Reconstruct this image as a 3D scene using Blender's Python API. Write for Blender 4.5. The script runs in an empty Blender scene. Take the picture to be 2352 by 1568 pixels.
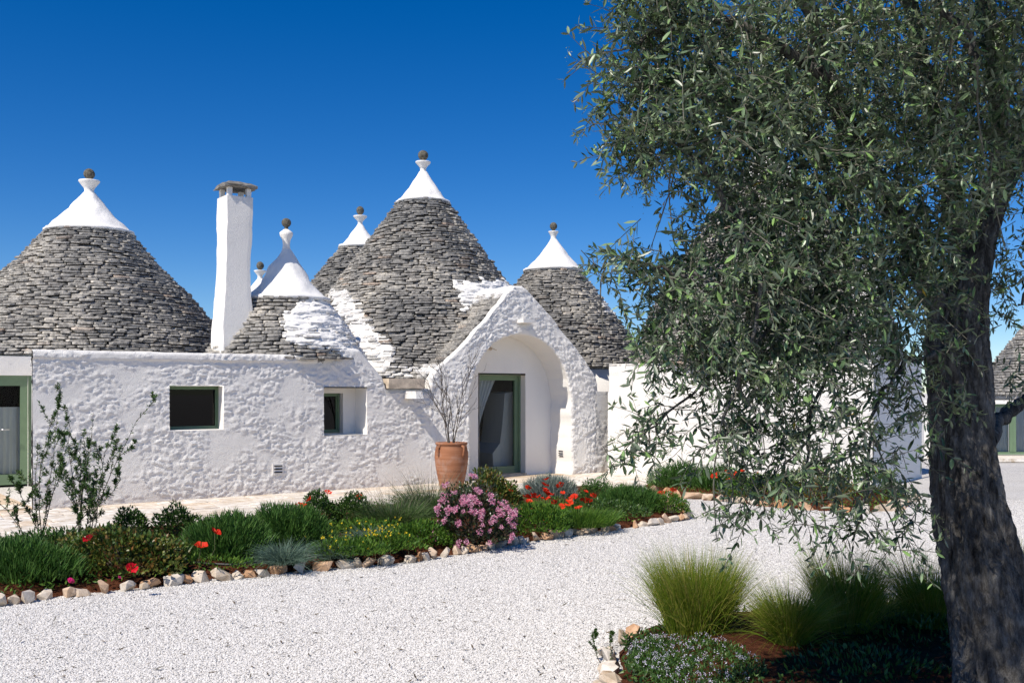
import bpy, bmesh, math
import numpy as np
from mathutils import Vector, Matrix

# ------------------------------------------------------------------ camera, sky, sun
SC = bpy.context.scene
C = SC.collection
rng = np.random.default_rng(7)
EYE, FOC, HOR = 1.65, 2287.0, 900.0          # eye height; focal length and horizon of a 2352 px wide frame
cam = bpy.data.cameras.new('camera'); cam.lens = 35.0; cam.sensor_width = 36.0
cam.shift_y = (HOR - 784) / 2352; cam.clip_start = 0.05; cam.clip_end = 3000
camo = bpy.data.objects.new('camera', cam); C.objects.link(camo)
camo.location = (0, 0, EYE); camo.rotation_euler = (math.radians(90), 0, 0)
SC.camera = camo

SUN = Vector((-0.40, -0.495, 0.77)).normalized()
w = bpy.data.worlds.new('World'); SC.world = w; w.use_nodes = True
nt = w.node_tree; nt.nodes.clear()
sky = nt.nodes.new('ShaderNodeTexSky'); sky.sky_type = 'NISHITA'; sky.sun_disc = False
sky.sun_elevation = math.asin(SUN.z); sky.sun_rotation = math.atan2(SUN.x, SUN.y)
sky.altitude = 600; sky.air_density = 0.85; sky.dust_density = 0.0; sky.ozone_density = 5.0
hs = nt.nodes.new('ShaderNodeHueSaturation'); hs.inputs['Hue'].default_value = 0.509; hs.inputs['Saturation'].default_value = 1.36; hs.inputs['Value'].default_value = 1.04
bg = nt.nodes.new('ShaderNodeBackground'); bg.inputs['Strength'].default_value = 0.10
ow = nt.nodes.new('ShaderNodeOutputWorld')
nt.links.new(sky.outputs[0], hs.inputs['Color']); nt.links.new(hs.outputs[0], bg.inputs[0]); nt.links.new(bg.outputs[0], ow.inputs[0])

sl = bpy.data.lights.new('sun', 'SUN'); sl.energy = 4.9; sl.angle = math.radians(0.53); sl.color = (1, 0.925, 0.83)
so = bpy.data.objects.new('sun', sl); C.objects.link(so); so.location = (-20, -25, 40)
so.rotation_euler = SUN.to_track_quat('Z', 'Y').to_euler()
vs = SC.view_settings; vs.view_transform = 'Standard'; vs.look = 'None'; vs.gamma = 1.0; vs.exposure = 0.12
SC.cycles.use_denoising = True; SC.cycles.denoiser = 'OPENIMAGEDENOISE'; SC.cycles.denoising_input_passes = 'RGB_ALBEDO_NORMAL'; SC.cycles.denoising_prefilter = 'NONE'
SC.cycles.sample_clamp_indirect = 2.0; SC.cycles.caustics_reflective = False; SC.cycles.caustics_refractive = False; SC.cycles.max_bounces = 6; SC.cycles.diffuse_bounces = 3; SC.cycles.transparent_max_bounces = 12

# ------------------------------------------------------------------ places
ALPHA = math.radians(37.0)
T = np.array([math.cos(ALPHA), math.sin(ALPHA), 0.0])       # along the long front wall
N = np.array([math.sin(ALPHA), -math.cos(ALPHA), 0.0])      # out of it, towards the drive
O = np.array([-6.67, 13.98, 0.0])
UP = np.array([0, 0, 1.0])
def fw(u, h, off=0.0):                                      # front-wall coordinates to world
    return O + T*u + N*off + UP*h
def fac(X, Y, off=0.0):
    k = (X-1176)/FOC; o = O + N*off
    s = (k*o[1]-o[0])/(T[0]-k*T[1]); z = o[1]+T[1]*s
    return s, EYE+(HOR-Y)/FOC*z
def gp(X, Y, h=0.0):                                        # ground point
    z = (EYE-h)*FOC/(Y-HOR); return np.array([(X-1176)/FOC*z, z, h])
def at(X, Y, z):
    return np.array([(X-1176)/FOC*z, z, EYE+(HOR-Y)/FOC*z])
def proj(P):
    P = np.atleast_2d(P); return np.stack([1176+FOC*P[:, 0]/P[:, 1], HOR-FOC*(P[:, 2]-EYE)/P[:, 1]], 1)
def inpoly(p, poly):
    x, y = p; c = False; j = len(poly)-1
    for i in range(len(poly)):
        xi, yi = poly[i]; xj, yj = poly[j]
        if (yi > y) != (yj > y) and x < (xj-xi)*(y-yi)/(yj-yi)+xi: c = not c
        j = i
    return c
def sstep(a, b, x):
    t = np.clip((x-a)/(b-a), 0, 1); return t*t*(3-2*t)
def ground_z(x, y):
    return -0.45*sstep(19, 30, y)*sstep(6, 11, x)

# ------------------------------------------------------------------ numpy noise
def _hash(i):
    i = i.astype(np.uint32)
    i = (i ^ np.uint32(61)) ^ (i >> np.uint32(16)); i = i*np.uint32(9); i = i ^ (i >> np.uint32(4))
    i = i*np.uint32(0x27d4eb2d); i = i ^ (i >> np.uint32(15)); return i
def h3(x, y, z, s=0):
    v = (x.astype(np.int64)*73856093) ^ (y.astype(np.int64)*19349663) ^ (z.astype(np.int64)*83492791) ^ (s*2654435761)
    return _hash((v & 0xffffffff).astype(np.uint32)).astype(np.float64)/4294967295.0
def vnoise(P, s=0):
    F = np.floor(P); f = P-F; f = f*f*(3-2*f); I = F.astype(np.int64); r = 0
    for dx in (0, 1):
        for dy in (0, 1):
            for dz in (0, 1):
                wgt = (f[:, 0] if dx else 1-f[:, 0])*(f[:, 1] if dy else 1-f[:, 1])*(f[:, 2] if dz else 1-f[:, 2])
                r = r + wgt*h3(I[:, 0]+dx, I[:, 1]+dy, I[:, 2]+dz, s)
    return r*2-1
def fbm(P, o=3, s=0):
    r = 0; a = 1.0; t = 0
    for k in range(o):
        r = r + a*vnoise(P*(2.03**k)+k*17.3, s+k); t += a; a *= 0.5
    return r/t
def worley(P, s=0):
    I = np.floor(P).astype(np.int64); d1 = np.full(len(P), 9.0); d2 = d1.copy()
    for dx in (-1, 0, 1):
        for dy in (-1, 0, 1):
            cx, cy = I[:, 0]+dx, I[:, 1]+dy; zz = cx*0
            px = cx+0.1+0.8*h3(cx, cy, zz, s+1); py = cy+0.1+0.8*h3(cx, cy, zz, s+2)
            d = np.hypot(P[:, 0]-px, P[:, 1]-py)
            nd1 = np.minimum(d1, d); d2 = np.minimum(np.maximum(d1, d), d2); d1 = nd1
    return d1, d2
def plaster_relief(U, H, rough=1.0, bias=1.0):
    """relief in metres of limewashed rubble masonry at wall coordinates U (along), H (up)"""
    P = np.stack([U, H, U*0], 1)
    wv = np.stack([fbm(P*3.1, 2, 3), fbm(P*3.1, 2, 9), U*0], 1)
    d1, d2 = worley(np.stack([U/0.40, H/0.23], 1)+wv[:, :2]*0.45, 5)
    joint = 1-sstep(0.03, 0.20, d2-d1)
    mask = sstep(-0.46+0.4*(1-bias), 0.02+0.4*(1-bias), fbm(P*np.array([2.3, 3.2, 1])+40, 3, 21))*(1-0.6*joint)
    big = fbm(P*0.9, 2, 31)*0.014+fbm(P*3.0+7, 2, 33)*0.005
    Pw = P+wv*0.03
    f1 = fbm(Pw*np.array([10.0, 21.0, 1]), 4, 41); f2 = fbm(Pw*np.array([18.0, 32.0, 1])+5, 3, 43); f3 = fbm(Pw*np.array([28, 40, 1])+11, 2, 47)
    flake = sstep(-0.02, 0.06, f1)*0.0075+sstep(-0.02, 0.06, f2-0.06)*0.0065+f3*0.007
    return big+rough*(mask*(flake+f2*0.004+0.002)+(1-mask)*(f1*0.0018+f3*0.0014))

# ------------------------------------------------------------------ mesh helpers
def mesh_np(name, V, faces_list, mats=(), smooth=False, midx=None, attrs=None):
    """faces_list: list of int arrays (n,k)"""
    me = bpy.data.meshes.new(name); V = np.asarray(V, dtype=np.float32)
    me.vertices.add(len(V)); me.vertices.foreach_set('co', V.ravel())
    fl = [np.asarray(f, dtype=np.int32) for f in faces_list if len(f)]
    nl = sum(f.size for f in fl); npol = sum(len(f) for f in fl)
    me.loops.add(nl); me.polygons.add(npol)
    me.loops.foreach_set('vertex_index', np.concatenate([f.ravel() for f in fl]))
    tot = np.concatenate([np.full(len(f), f.shape[1], np.int32) for f in fl])
    st = np.concatenate([[0], np.cumsum(tot)[:-1]]).astype(np.int32)
    me.polygons.foreach_set('loop_start', st); me.polygons.foreach_set('loop_total', tot)
    if midx is not None: me.polygons.foreach_set('material_index', np.asarray(midx, np.int32))
    me.polygons.foreach_set('use_smooth', np.full(npol, smooth, dtype=bool))
    if attrs:
        for k, v in attrs.items():
            a = me.attributes.new(k, 'FLOAT', 'POINT'); a.data.foreach_set('value', np.asarray(v, np.float32))
    for m in mats: me.materials.append(m)
    me.update(calc_edges=True); me.validate()
    return me
def link(name, me, parent=None, loc=(0, 0, 0)):
    o = bpy.data.objects.new(name, me); C.objects.link(o); o.location = loc
    if parent is not None: o.parent = parent
    return o
def tag(o, label=None, cat=None, group=None, kind=None):
    if label: o['label'] = label
    if cat: o['category'] = cat
    if group: o['group'] = group
    if kind: o['kind'] = kind
    return o
def thing(name, loc, label, cat, group=None):
    o = bpy.data.objects.new(name, None); C.objects.link(o); o.location = [float(v) for v in loc]
    o.empty_display_size = 0.2
    return tag(o, label, cat, group)
class MB:
    """collects geometry in world coordinates; build() makes one mesh object under its parent"""
    def __init__(s): s.V = []; s.F = {}; s.n = 0; s.R = []; s.M = {}
    def add(s, V, F, rnd=0.0, mat=0):
        V = np.asarray(V, float); s.V.append(V)
        s.R.append(np.broadcast_to(np.asarray(rnd, float), (len(V),)))
        Fs = F if isinstance(F, list) and len(F) and isinstance(F[0], np.ndarray) else None
        if Fs is None:
            by = {}
            for f in F: by.setdefault(len(f), []).append(f)
            Fs = [np.array(v) for v in by.values()]
        for f in Fs:
            if len(f) == 0: continue
            s.F.setdefault(f.shape[1], []).append(f+s.n)
            s.M.setdefault(f.shape[1], []).append(np.full(len(f), mat, np.int32))
        s.n += len(V); return s
    def box(s, c, ax, dims, rnd=0.0, mat=0, taper=1.0):
        c = np.asarray(c, float); ex, ey, ez = [np.asarray(a, float) for a in ax]; dx, dy, dz = [d/2 for d in dims]
        V = []
        for k in (-1, 1):
            q = taper if k > 0 else 1.0
            for j, i in ((-1, -1), (-1, 1), (1, 1), (1, -1)):
                V.append(c+ex*dx*i*q+ey*dy*j*q+ez*dz*k)
        return s.add(V, [(3, 2, 1, 0), (4, 5, 6, 7), (0, 1, 5, 4), (1, 2, 6, 5), (2, 3, 7, 6), (3, 0, 4, 7)], rnd, mat)
    def tube(s, pts, rad, seg=6, rnd=0.0, mat=0, cap=True):
        pts = np.asarray(pts, float); n = len(pts); rad = np.broadcast_to(np.asarray(rad, float), (n,))
        tg = np.gradient(pts, axis=0); tg /= np.linalg.norm(tg, axis=1)[:, None]+1e-9
        ref = np.array([0.31, 0.17, 0.93]) if abs(tg[0, 2]) < 0.8 else np.array([0.9, 0.3, 0.1])
        V = []
        a = np.linspace(0, 2*np.pi, seg, endpoint=False)
        for i in range(n):
            x = np.cross(ref, tg[i]); x /= np.linalg.norm(x)+1e-9; y = np.cross(tg[i], x)
            V.append(pts[i]+rad[i]*(np.cos(a)[:, None]*x+np.sin(a)[:, None]*y))
        V = np.concatenate(V); F = []
        i = np.arange(n-1)[:, None]*seg; j = np.arange(seg)[None, :]; k = (j+1) % seg
        Q = np.stack([i+j, i+k, i+k+seg, i+j+seg], -1).reshape(-1, 4)
        Fs = [Q]
        if cap: s.add(V, Fs, rnd, mat); s.n -= len(V); s.V[-1] = V; Fs = [np.array([list(range((n-1)*seg, n*seg))])]; s.F.setdefault(seg, []).append(Fs[0]+s.n); s.M.setdefault(seg, []).append(np.array([mat], np.int32)); s.n += len(V); return s
        return s.add(V, Fs, rnd, mat)
    def build(s, name, mats, parent=None, smooth=False, origin=None):
        V = np.concatenate(s.V); R = np.concatenate(s.R)
        if origin is not None: V = V-np.asarray(origin)
        fl, ml = [], []
        for k in s.F: fl.append(np.concatenate(s.F[k])); ml.append(np.concatenate(s.M[k]))
        mats = mats if isinstance(mats, (list, tuple)) else [mats]
        me = mesh_np(name, V, fl, mats, smooth, np.concatenate(ml), {'rnd': R})
        return link(name, me, parent)
def wpos(o):
    p = np.zeros(3)
    while o is not None:
        p = p+np.array(o.location); o = o.parent
    return p
def part(mb, name, mats, parent, smooth=False):
    return mb.build(name, mats, parent, smooth, origin=wpos(parent))
def hull_variants(n, fn, mats, name, smooth=False):
    out = []
    for k in range(n):
        bm = bmesh.new()
        for p in fn(k): bm.verts.new(p)
        r = bmesh.ops.convex_hull(bm, input=bm.verts)
        bad = [v for v in bm.verts if not v.link_faces]
        bmesh.ops.delete(bm, geom=bad, context='VERTS')
        bmesh.ops.recalc_face_normals(bm, faces=bm.faces)
        me = bpy.data.meshes.new(name); bm.to_mesh(me); bm.free()
        for p in me.polygons: p.use_smooth = smooth
        me.materials.append(mats); out.append(me)
    return out
def mesh_arrays(me):
    V = np.zeros(len(me.vertices)*3); me.vertices.foreach_get('co', V)
    F = [tuple(p.vertices) for p in me.polygons]; return V.reshape(-1, 3), F

# ------------------------------------------------------------------ materials
def mat(name): 
    m = bpy.data.materials.new(name); m.use_nodes = True; t = m.node_tree
    return m, t, t.nodes['Principled BSDF'], t.links
def nd(t, k, **kw):
    n = t.nodes.new(k)
    for a, b in kw.items():
        if a in n.inputs: n.inputs[a].default_value = b
        else: setattr(n, a, b)
    return n
def ramp(t, fac, stops):
    r = t.nodes.new('ShaderNodeValToRGB'); e = r.color_ramp.elements
    while len(e) < len(stops): e.new(0.5)
    for q, (p, c) in zip(e, stops): q.position = p; q.color = (*c, 1) if len(c) == 3 else c
    t.links.new(fac, r.inputs[0]); return r
def geo_pos(t): return t.nodes.new('ShaderNodeNewGeometry').outputs['Position']
def noise(t, scale, detail=4, rough=0.55, vec=None, stretch=None):
    n = nd(t, 'ShaderNodeTexNoise', Scale=scale, Detail=detail, Roughness=rough)
    v = vec if vec is not None else geo_pos(t)
    if stretch:
        m = t.nodes.new('ShaderNodeMapping'); m.inputs['Scale'].default_value = stretch; t.links.new(v, m.inputs[0]); v = m.outputs[0]
    t.links.new(v, n.inputs['Vector']); return n.outputs['Fac']
def bump(t, h, b, strength=0.5, dist=0.02):
    n = nd(t, 'ShaderNodeBump', Strength=strength, Distance=dist); t.links.new(h, n.inputs['Height']); t.links.new(n.outputs[0], b.inputs['Normal']); return n
def mixc(t, fac, a, b, mode='MIX'):
    m = t.nodes.new('ShaderNodeMix'); m.data_type = 'RGBA'; m.blend_type = mode
    for s, v in ((0, fac), (6, a), (7, b)):
        if hasattr(v, 'is_linked') or hasattr(v, 'links'): t.links.new(v, m.inputs[s])
        else: m.inputs[s].default_value = (*v, 1) if isinstance(v, tuple) else v
    return m.outputs[2]
def rnd_value(t):
    a = nd(t, 'ShaderNodeAttribute', attribute_name='rnd'); o = t.nodes.new('ShaderNodeObjectInfo')
    s = nd(t, 'ShaderNodeMath', operation='ADD'); t.links.new(a.outputs['Fac'], s.inputs[0]); t.links.new(o.outputs['Random'], s.inputs[1])
    f = nd(t, 'ShaderNodeMath', operation='FRACT'); t.links.new(s.outputs[0], f.inputs[0]); return f.outputs[0]

def m_plaster(name, dirt=0.5, bscale=55, bstr=0.35, base=(0.87, 0.845, 0.79)):
    m, t, b, l = mat(name); b.inputs['Roughness'].default_value = 0.9; b.inputs['Specular IOR Level'].default_value = 0.2
    n1 = noise(t, 1.3, 5, 0.6); r1 = ramp(t, n1, [(0.35, (0, 0, 0)), (0.75, (1, 1, 1))])
    c1 = mixc(t, r1.outputs[0], base, tuple(v*0.95 for v in base))
    n2 = noise(t, 9, 5, 0.7); r2 = ramp(t, n2, [(0.60, (0, 0, 0)), (0.80, (dirt*0.5,)*3)])
    c2 = mixc(t, r2.outputs[0], c1, (0.58, 0.53, 0.47))
    n4 = noise(t, 2.2, 4, 0.7, stretch=(3, 3, 0.35)); r4 = ramp(t, n4, [(0.58, (0, 0, 0)), (0.78, (dirt*0.35,)*3)])
    c3 = mixc(t, r4.outputs[0], c2, (0.55, 0.54, 0.52))
    l.new(c3, b.inputs['Base Color'])
    n3 = noise(t, bscale, 3, 0.6); bump(t, n3, b, bstr, 0.02); return m
M_PLASTER = m_plaster('limewash_wall', 0.8, 75, 0.55)
M_SMOOTH = m_plaster('limewash_smooth', 0.35, 30, 0.15)
M_CAP = m_plaster('limewash_cap', 1.0, 22, 0.45, (0.87, 0.85, 0.80))

def m_stone(name, white=False):
    m, t, b, l = mat(name); b.inputs['Roughness'].default_value = 0.95; b.inputs['Specular IOR Level'].default_value = 0.15
    rv = rnd_value(t)
    base = ramp(t, rv, [(0.0, (0.36, 0.35, 0.33)), (0.5, (0.45, 0.44, 0.415)), (0.97, (0.53, 0.51, 0.47)), (1.0, (0.53, 0.42, 0.34))])
    n1 = noise(t, 13, 8, 0.75); r1 = ramp(t, n1, [(0.36, (0.30,)*3), (0.50, (0.85,)*3), (0.66, (1.35, 1.33, 1.28))])
    c = mixc(t, 1.0, base.outputs[0], r1.outputs[0], 'MULTIPLY')
    n2 = noise(t, 0.75, 3, 0.5); r2 = ramp(t, n2, [(0.40, (0.70,)*3), (0.62, (1.28, 1.24, 1.17))])
    c = mixc(t, 1.0, c, r2.outputs[0], 'MULTIPLY')
    if white:
        n3 = noise(t, 7, 5, 0.7); r3 = ramp(t, n3, [(0.50, (0, 0, 0)), (0.66, (1, 1, 1))])
        c = mixc(t, r3.outputs[0], (0.80, 0.785, 0.75), mixc(t, 0.45, c, (0.55, 0.5, 0.43)))
    l.new(c, b.inputs['Base Color'])
    n4 = noise(t, 45, 4, 0.7); bump(t, n4, b, 0.6, 0.03); return m
M_STONE = m_stone('chianca_stone'); M_WSTONE = m_stone('chianca_whitewashed', True)

def m_plain(name, col, rough=0.6, spec=0.4, var=0.15, nscale=8, bs=0.0, bscale=40, metallic=0.0):
    m, t, b, l = mat(name); b.inputs['Roughness'].default_value = rough; b.inputs['Specular IOR Level'].default_value = spec; b.inputs['Metallic'].default_value = metallic
    n = noise(t, nscale, 5, 0.65); r = ramp(t, n, [(0.3, (1-var,)*3), (0.7, (1+var,)*3)])
    l.new(mixc(t, 1.0, col, r.outputs[0], 'MULTIPLY'), b.inputs['Base Color'])
    if bs: bump(t, noise(t, bscale, 4, 0.6), b, bs, 0.02)
    return m
M_BALL = m_plain('lichen_stone', (0.13, 0.12, 0.095), 0.95, 0.1, 0.7, 22, 0.6, 40)
M_SLAB = m_plain('grey_slab', (0.20, 0.19, 0.17), 0.95, 0.1, 0.5, 14, 0.6, 40)
M_GREEN = m_plain('green_paint', (0.14, 0.215, 0.125), 0.45, 0.4, 0.08, 6)
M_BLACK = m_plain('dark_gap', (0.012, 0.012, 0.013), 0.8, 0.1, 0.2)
M_STEEL = m_plain('steel', (0.55, 0.55, 0.55), 0.3, 0.5, 0.05, 5, metallic=0.9)
M_PIPE = m_plain('black_pipe', (0.02, 0.02, 0.02), 0.5, 0.4, 0.1)
M_CURTAIN = m_plain('curtain_cloth', (0.75, 0.75, 0.74), 0.9, 0.1, 0.06, 3)
M_ROOM = m_plain('room_plaster', (0.10, 0.098, 0.095), 0.9, 0.1, 0.1, 2)
M_TAN = m_plain('stained_stone', (0.60, 0.50, 0.38), 0.95, 0.1, 0.35, 7, 0.3, 30)

def m_terracotta():
    m, t, b, l = mat('terracotta'); b.inputs['Roughness'].default_value = 0.8; b.inputs['Specular IOR Level'].default_value = 0.25
    n = noise(t, 2.0, 5, 0.65, stretch=(0.6, 0.6, 14)); r = ramp(t, n, [(0.3, (0.24, 0.095, 0.045)), (0.55, (0.35, 0.15, 0.075)), (0.75, (0.45, 0.22, 0.125))])
    n2 = noise(t, 5, 4, 0.6); r2 = ramp(t, n2, [(0.50, (0, 0, 0)), (0.75, (0.6,)*3)])
    l.new(mixc(t, r2.outputs[0], r.outputs[0], (0.42, 0.33, 0.28)), b.inputs['Base Color'])
    bump(t, n, b, 0.15, 0.02); return m
M_TERRA = m_terracotta()
def m_glass(name, ior, tint):
    m, t, b, l = mat(name); t.nodes.remove(b)
    fr = nd(t, 'ShaderNodeFresnel', IOR=ior); g = nd(t, 'ShaderNodeBsdfGlossy', Roughness=0.02); tr = t.nodes.new('ShaderNodeBsdfTransparent')
    tr.inputs[0].default_value = (*tint, 1)
    mx = t.nodes.new('ShaderNodeMixShader'); l.new(fr.outputs[0], mx.inputs[0]); l.new(tr.outputs[0], mx.inputs[1]); l.new(g.outputs[0], mx.inputs[2])
    l.new(mx.outputs[0], t.nodes['Material Output'].inputs[0]); return m
M_GLASS = m_glass('door_glass', 1.16, (0.80, 0.83, 0.83)); M_DARKGLASS = m_glass('window_glass', 1.33, (0.10, 0.11, 0.11))

def m_leaf(name, cols, back=None, rough=0.45, spec=0.4, transl=0.22, tcol=None):
    """leaf colour by leaf; paler underside; some light passes through"""
    m, t, b, l = mat(name); b.inputs['Roughness'].default_value = rough; b.inputs['Specular IOR Level'].default_value = spec
    rv = rnd_value(t); k = len(cols)
    r = ramp(t, rv, [(i/max(1, k-1), c) for i, c in enumerate(cols)]); col = r.outputs[0]
    if back:
        g = t.nodes.new('ShaderNodeNewGeometry'); col = mixc(t, g.outputs['Backfacing'], col, back)
    l.new(col, b.inputs['Base Color'])
    tr = t.nodes.new('ShaderNodeBsdfTranslucent')
    if tcol: tr.inputs[0].default_value = (*tcol, 1)
    else: l.new(col, tr.inputs[0])
    mx = nd(t, 'ShaderNodeMixShader'); mx.inputs[0].default_value = transl
    l.new(b.outputs[0], mx.inputs[1]); l.new(tr.outputs[0], mx.inputs[2]); l.new(mx.outputs[0], t.nodes['Material Output'].inputs[0]); return m
M_OLIVE = m_leaf('olive_leaf', [(0.010, 0.022, 0.008), (0.026, 0.056, 0.022), (0.075, 0.132, 0.058), (0.20, 0.29, 0.15), (0.22, 0.37, 0.10)], (0.14, 0.18, 0.115), 0.40, 0.6, 0.10, (0.10, 0.20, 0.02))
M_YOUNG = m_leaf('olive_young_leaf', [(0.14, 0.24, 0.06), (0.24, 0.31, 0.13)], (0.26, 0.31, 0.17), 0.4, 0.5, 0.3)
M_YELLOW_LEAF = m_leaf('yellowed_leaf', [(0.45, 0.27, 0.02), (0.5, 0.35, 0.04)], None, 0.5, 0.3, 0.3)
M_LAV = m_leaf('lavender_leaf', [(0.028, 0.080, 0.014), (0.058, 0.145, 0.024), (0.12, 0.22, 0.050)], None, 0.5, 0.3, 0.2)
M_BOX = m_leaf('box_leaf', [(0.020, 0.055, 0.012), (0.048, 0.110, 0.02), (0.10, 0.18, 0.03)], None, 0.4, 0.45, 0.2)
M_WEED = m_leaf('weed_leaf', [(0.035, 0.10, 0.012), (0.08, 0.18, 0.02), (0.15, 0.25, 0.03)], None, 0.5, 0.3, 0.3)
M_ROSE = m_leaf('rose_leaf', [(0.03, 0.075, 0.012), (0.07, 0.12, 0.02), (0.15, 0.17, 0.03), (0.20, 0.09, 0.025)], None, 0.4, 0.45, 0.2)
M_FEATHER = m_leaf('feather_grass', [(0.08, 0.15, 0.010), (0.17, 0.27, 0.02), (0.28, 0.33, 0.035), (0.46, 0.38, 0.12)], None, 0.5, 0.3, 0.3)
M_TALLGRASS = m_leaf('tall_grass', [(0.045, 0.11, 0.022), (0.09, 0.17, 0.04), (0.18, 0.22, 0.10)], None, 0.5, 0.3, 0.3)
M_STRAW = m_leaf('grass_seed', [(0.10, 0.10, 0.06), (0.22, 0.21, 0.14), (0.32, 0.30, 0.2)], None, 0.7, 0.2, 0.3)
M_FESCUE = m_leaf('blue_fescue', [(0.07, 0.13, 0.085), (0.12, 0.19, 0.14), (0.19, 0.27, 0.20)], None, 0.5, 0.3, 0.2)
M_SANT = m_leaf('silver_leaf', [(0.15, 0.19, 0.15), (0.24, 0.29, 0.24), (0.32, 0.36, 0.32)], None, 0.7, 0.2, 0.2)
M_HAW = m_leaf('hawthorn_leaf', [(0.018, 0.035, 0.014), (0.035, 0.06, 0.02), (0.10, 0.05, 0.03)], None, 0.35, 0.5, 0.12)
M_PINK = m_leaf('pink_petal', [(0.60, 0.15, 0.30), (0.78, 0.36, 0.50), (0.90, 0.68, 0.74)], None, 0.6, 0.2, 0.25)
M_RED = m_leaf('poppy_petal', [(0.70, 0.028, 0.010), (0.85, 0.06, 0.015)], None, 0.55, 0.2, 0.3)
M_ROSERED = m_leaf('rose_petal', [(0.55, 0.006, 0.02), (0.7, 0.015, 0.03)], None, 0.5, 0.2, 0.2)
M_MAGENTA = m_leaf('magenta_petal', [(0.6, 0.02, 0.16), (0.7, 0.05, 0.22)], None, 0.5, 0.2, 0.2)
M_YEL = m_leaf('yellow_petal', [(0.75, 0.55, 0.02), (0.85, 0.68, 0.05)], None, 0.5, 0.2, 0.2)
M_ALY = m_leaf('alyssum_petal', [(0.62, 0.56, 0.70), (0.78, 0.74, 0.82)], None, 0.6, 0.2, 0.2)
M_STEM = m_plain('stem', (0.10, 0.11, 0.05), 0.7, 0.2, 0.3, 12)
M_TWIG = m_plain('twig', (0.10, 0.085, 0.07), 0.8, 0.2, 0.4, 14)
M_OTWIG = m_plain('olive_twig', (0.13, 0.125, 0.10), 0.8, 0.2, 0.3, 14)
M_DRY = m_leaf('dry_leaf', [(0.05, 0.035, 0.02), (0.14, 0.10, 0.06), (0.08, 0.075, 0.05)], None, 0.8, 0.2, 0.1)

def m_bark():
    m, t, b, l = mat('olive_bark'); b.inputs['Roughness'].default_value = 0.95; b.inputs['Specular IOR Level'].default_value = 0.1
    n = noise(t, 9, 8, 0.75, stretch=(2.6, 2.6, 0.7)); r = ramp(t, n, [(0.34, (0.028, 0.025, 0.022)), (0.48, (0.15, 0.142, 0.13)), (0.68, (0.37, 0.36, 0.335))])
    n3 = noise(t, 1.6, 4, 0.6); r3 = ramp(t, n3, [(0.35, (0.6,)*3), (0.65, (1.2,)*3)])
    l.new(mixc(t, 1.0, r.outputs[0], r3.outputs[0], 'MULTIPLY'), b.inputs['Base Color'])
    bump(t, n, b, 1.0, 0.06); return m
M_BARK = m_bark()
def m_soil():
    m, t, b, l = mat('red_soil'); b.inputs['Roughness'].default_value = 1.0; b.inputs['Specular IOR Level'].default_value = 0.05
    n = noise(t, 14, 8, 0.75); r = ramp(t, n, [(0.3, (0.055, 0.022, 0.012)), (0.55, (0.15, 0.055, 0.028)), (0.8, (0.28, 0.13, 0.07))])
    l.new(r.outputs[0], b.inputs['Base Color']); bump(t, n, b, 1.0, 0.08); return m
M_SOIL = m_soil()
def m_gravel():
    m, t, b, l = mat('white_gravel'); b.inputs['Roughness'].default_value = 0.95; b.inputs['Specular IOR Level'].default_value = 0.1
    v = nd(t, 'ShaderNodeTexVoronoi', Scale=62.0); l.new(geo_pos(t), v.inputs['Vector'])
    r = ramp(t, v.outputs['Distance'], [(0.0, (0.79, 0.77, 0.73)), (0.50, (0.66, 0.64, 0.605)), (0.85, (0.50, 0.485, 0.455))])
    n = noise(t, 1.1, 4, 0.6); r2 = ramp(t, n, [(0.3, (0.90, 0.89, 0.87)), (0.7, (1.04,)*3)])
    l.new(mixc(t, 1.0, r.outputs[0], r2.outputs[0], 'MULTIPLY'), b.inputs['Base Color'])
    inv = nd(t, 'ShaderNodeMath', operation='SUBTRACT'); inv.inputs[0].default_value = 1.0; l.new(v.outputs['Distance'], inv.inputs[1])
    bump(t, inv.outputs[0], b, 0.9, 0.018); return m
M_GRAVEL = m_gravel()
def m_pebble():
    m, t, b, l = mat('pebble'); b.inputs['Roughness'].default_value = 0.9; b.inputs['Specular IOR Level'].default_value = 0.15
    o = t.nodes.new('ShaderNodeObjectInfo')
    r = ramp(t, o.outputs['Random'], [(0.0, (0.54, 0.51, 0.47)), (0.12, (0.68, 0.655, 0.62)), (0.6, (0.70, 0.68, 0.645)), (1.0, (0.80, 0.78, 0.74))])
    l.new(r.outputs[0], b.inputs['Base Color']); return m
M_PEBBLE = m_pebble()
def m_paving(name, c0, c1, c2):
    m, t, b, l = mat(name); b.inputs['Roughness'].default_value = 0.9; b.inputs['Specular IOR Level'].default_value = 0.15
    r = ramp(t, rnd_value(t), [(0, c0), (0.5, c1), (1, c2)])
    n = noise(t, 6, 6, 0.7, stretch=(1, 1.6, 1)); r2 = ramp(t, n, [(0.35, (0.66, 0.58, 0.48)), (0.6, (1.08,)*3)])
    l.new(mixc(t, 1.0, r.outputs[0], r2.outputs[0], 'MULTIPLY'), b.inputs['Base Color']); bump(t, n, b, 0.5, 0.02); return m
M_PAVE = m_paving('limestone_slab', (0.70, 0.65, 0.57), (0.76, 0.73, 0.67), (0.72, 0.62, 0.50))
M_JOINT = m_plain('paving_joint', (0.50, 0.40, 0.29), 0.95, 0.1, 0.3, 9, 0.4, 30)
M_EDGE = m_paving('edging_stone', (0.66, 0.62, 0.56), (0.62, 0.53, 0.42), (0.56, 0.31, 0.16))

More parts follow.
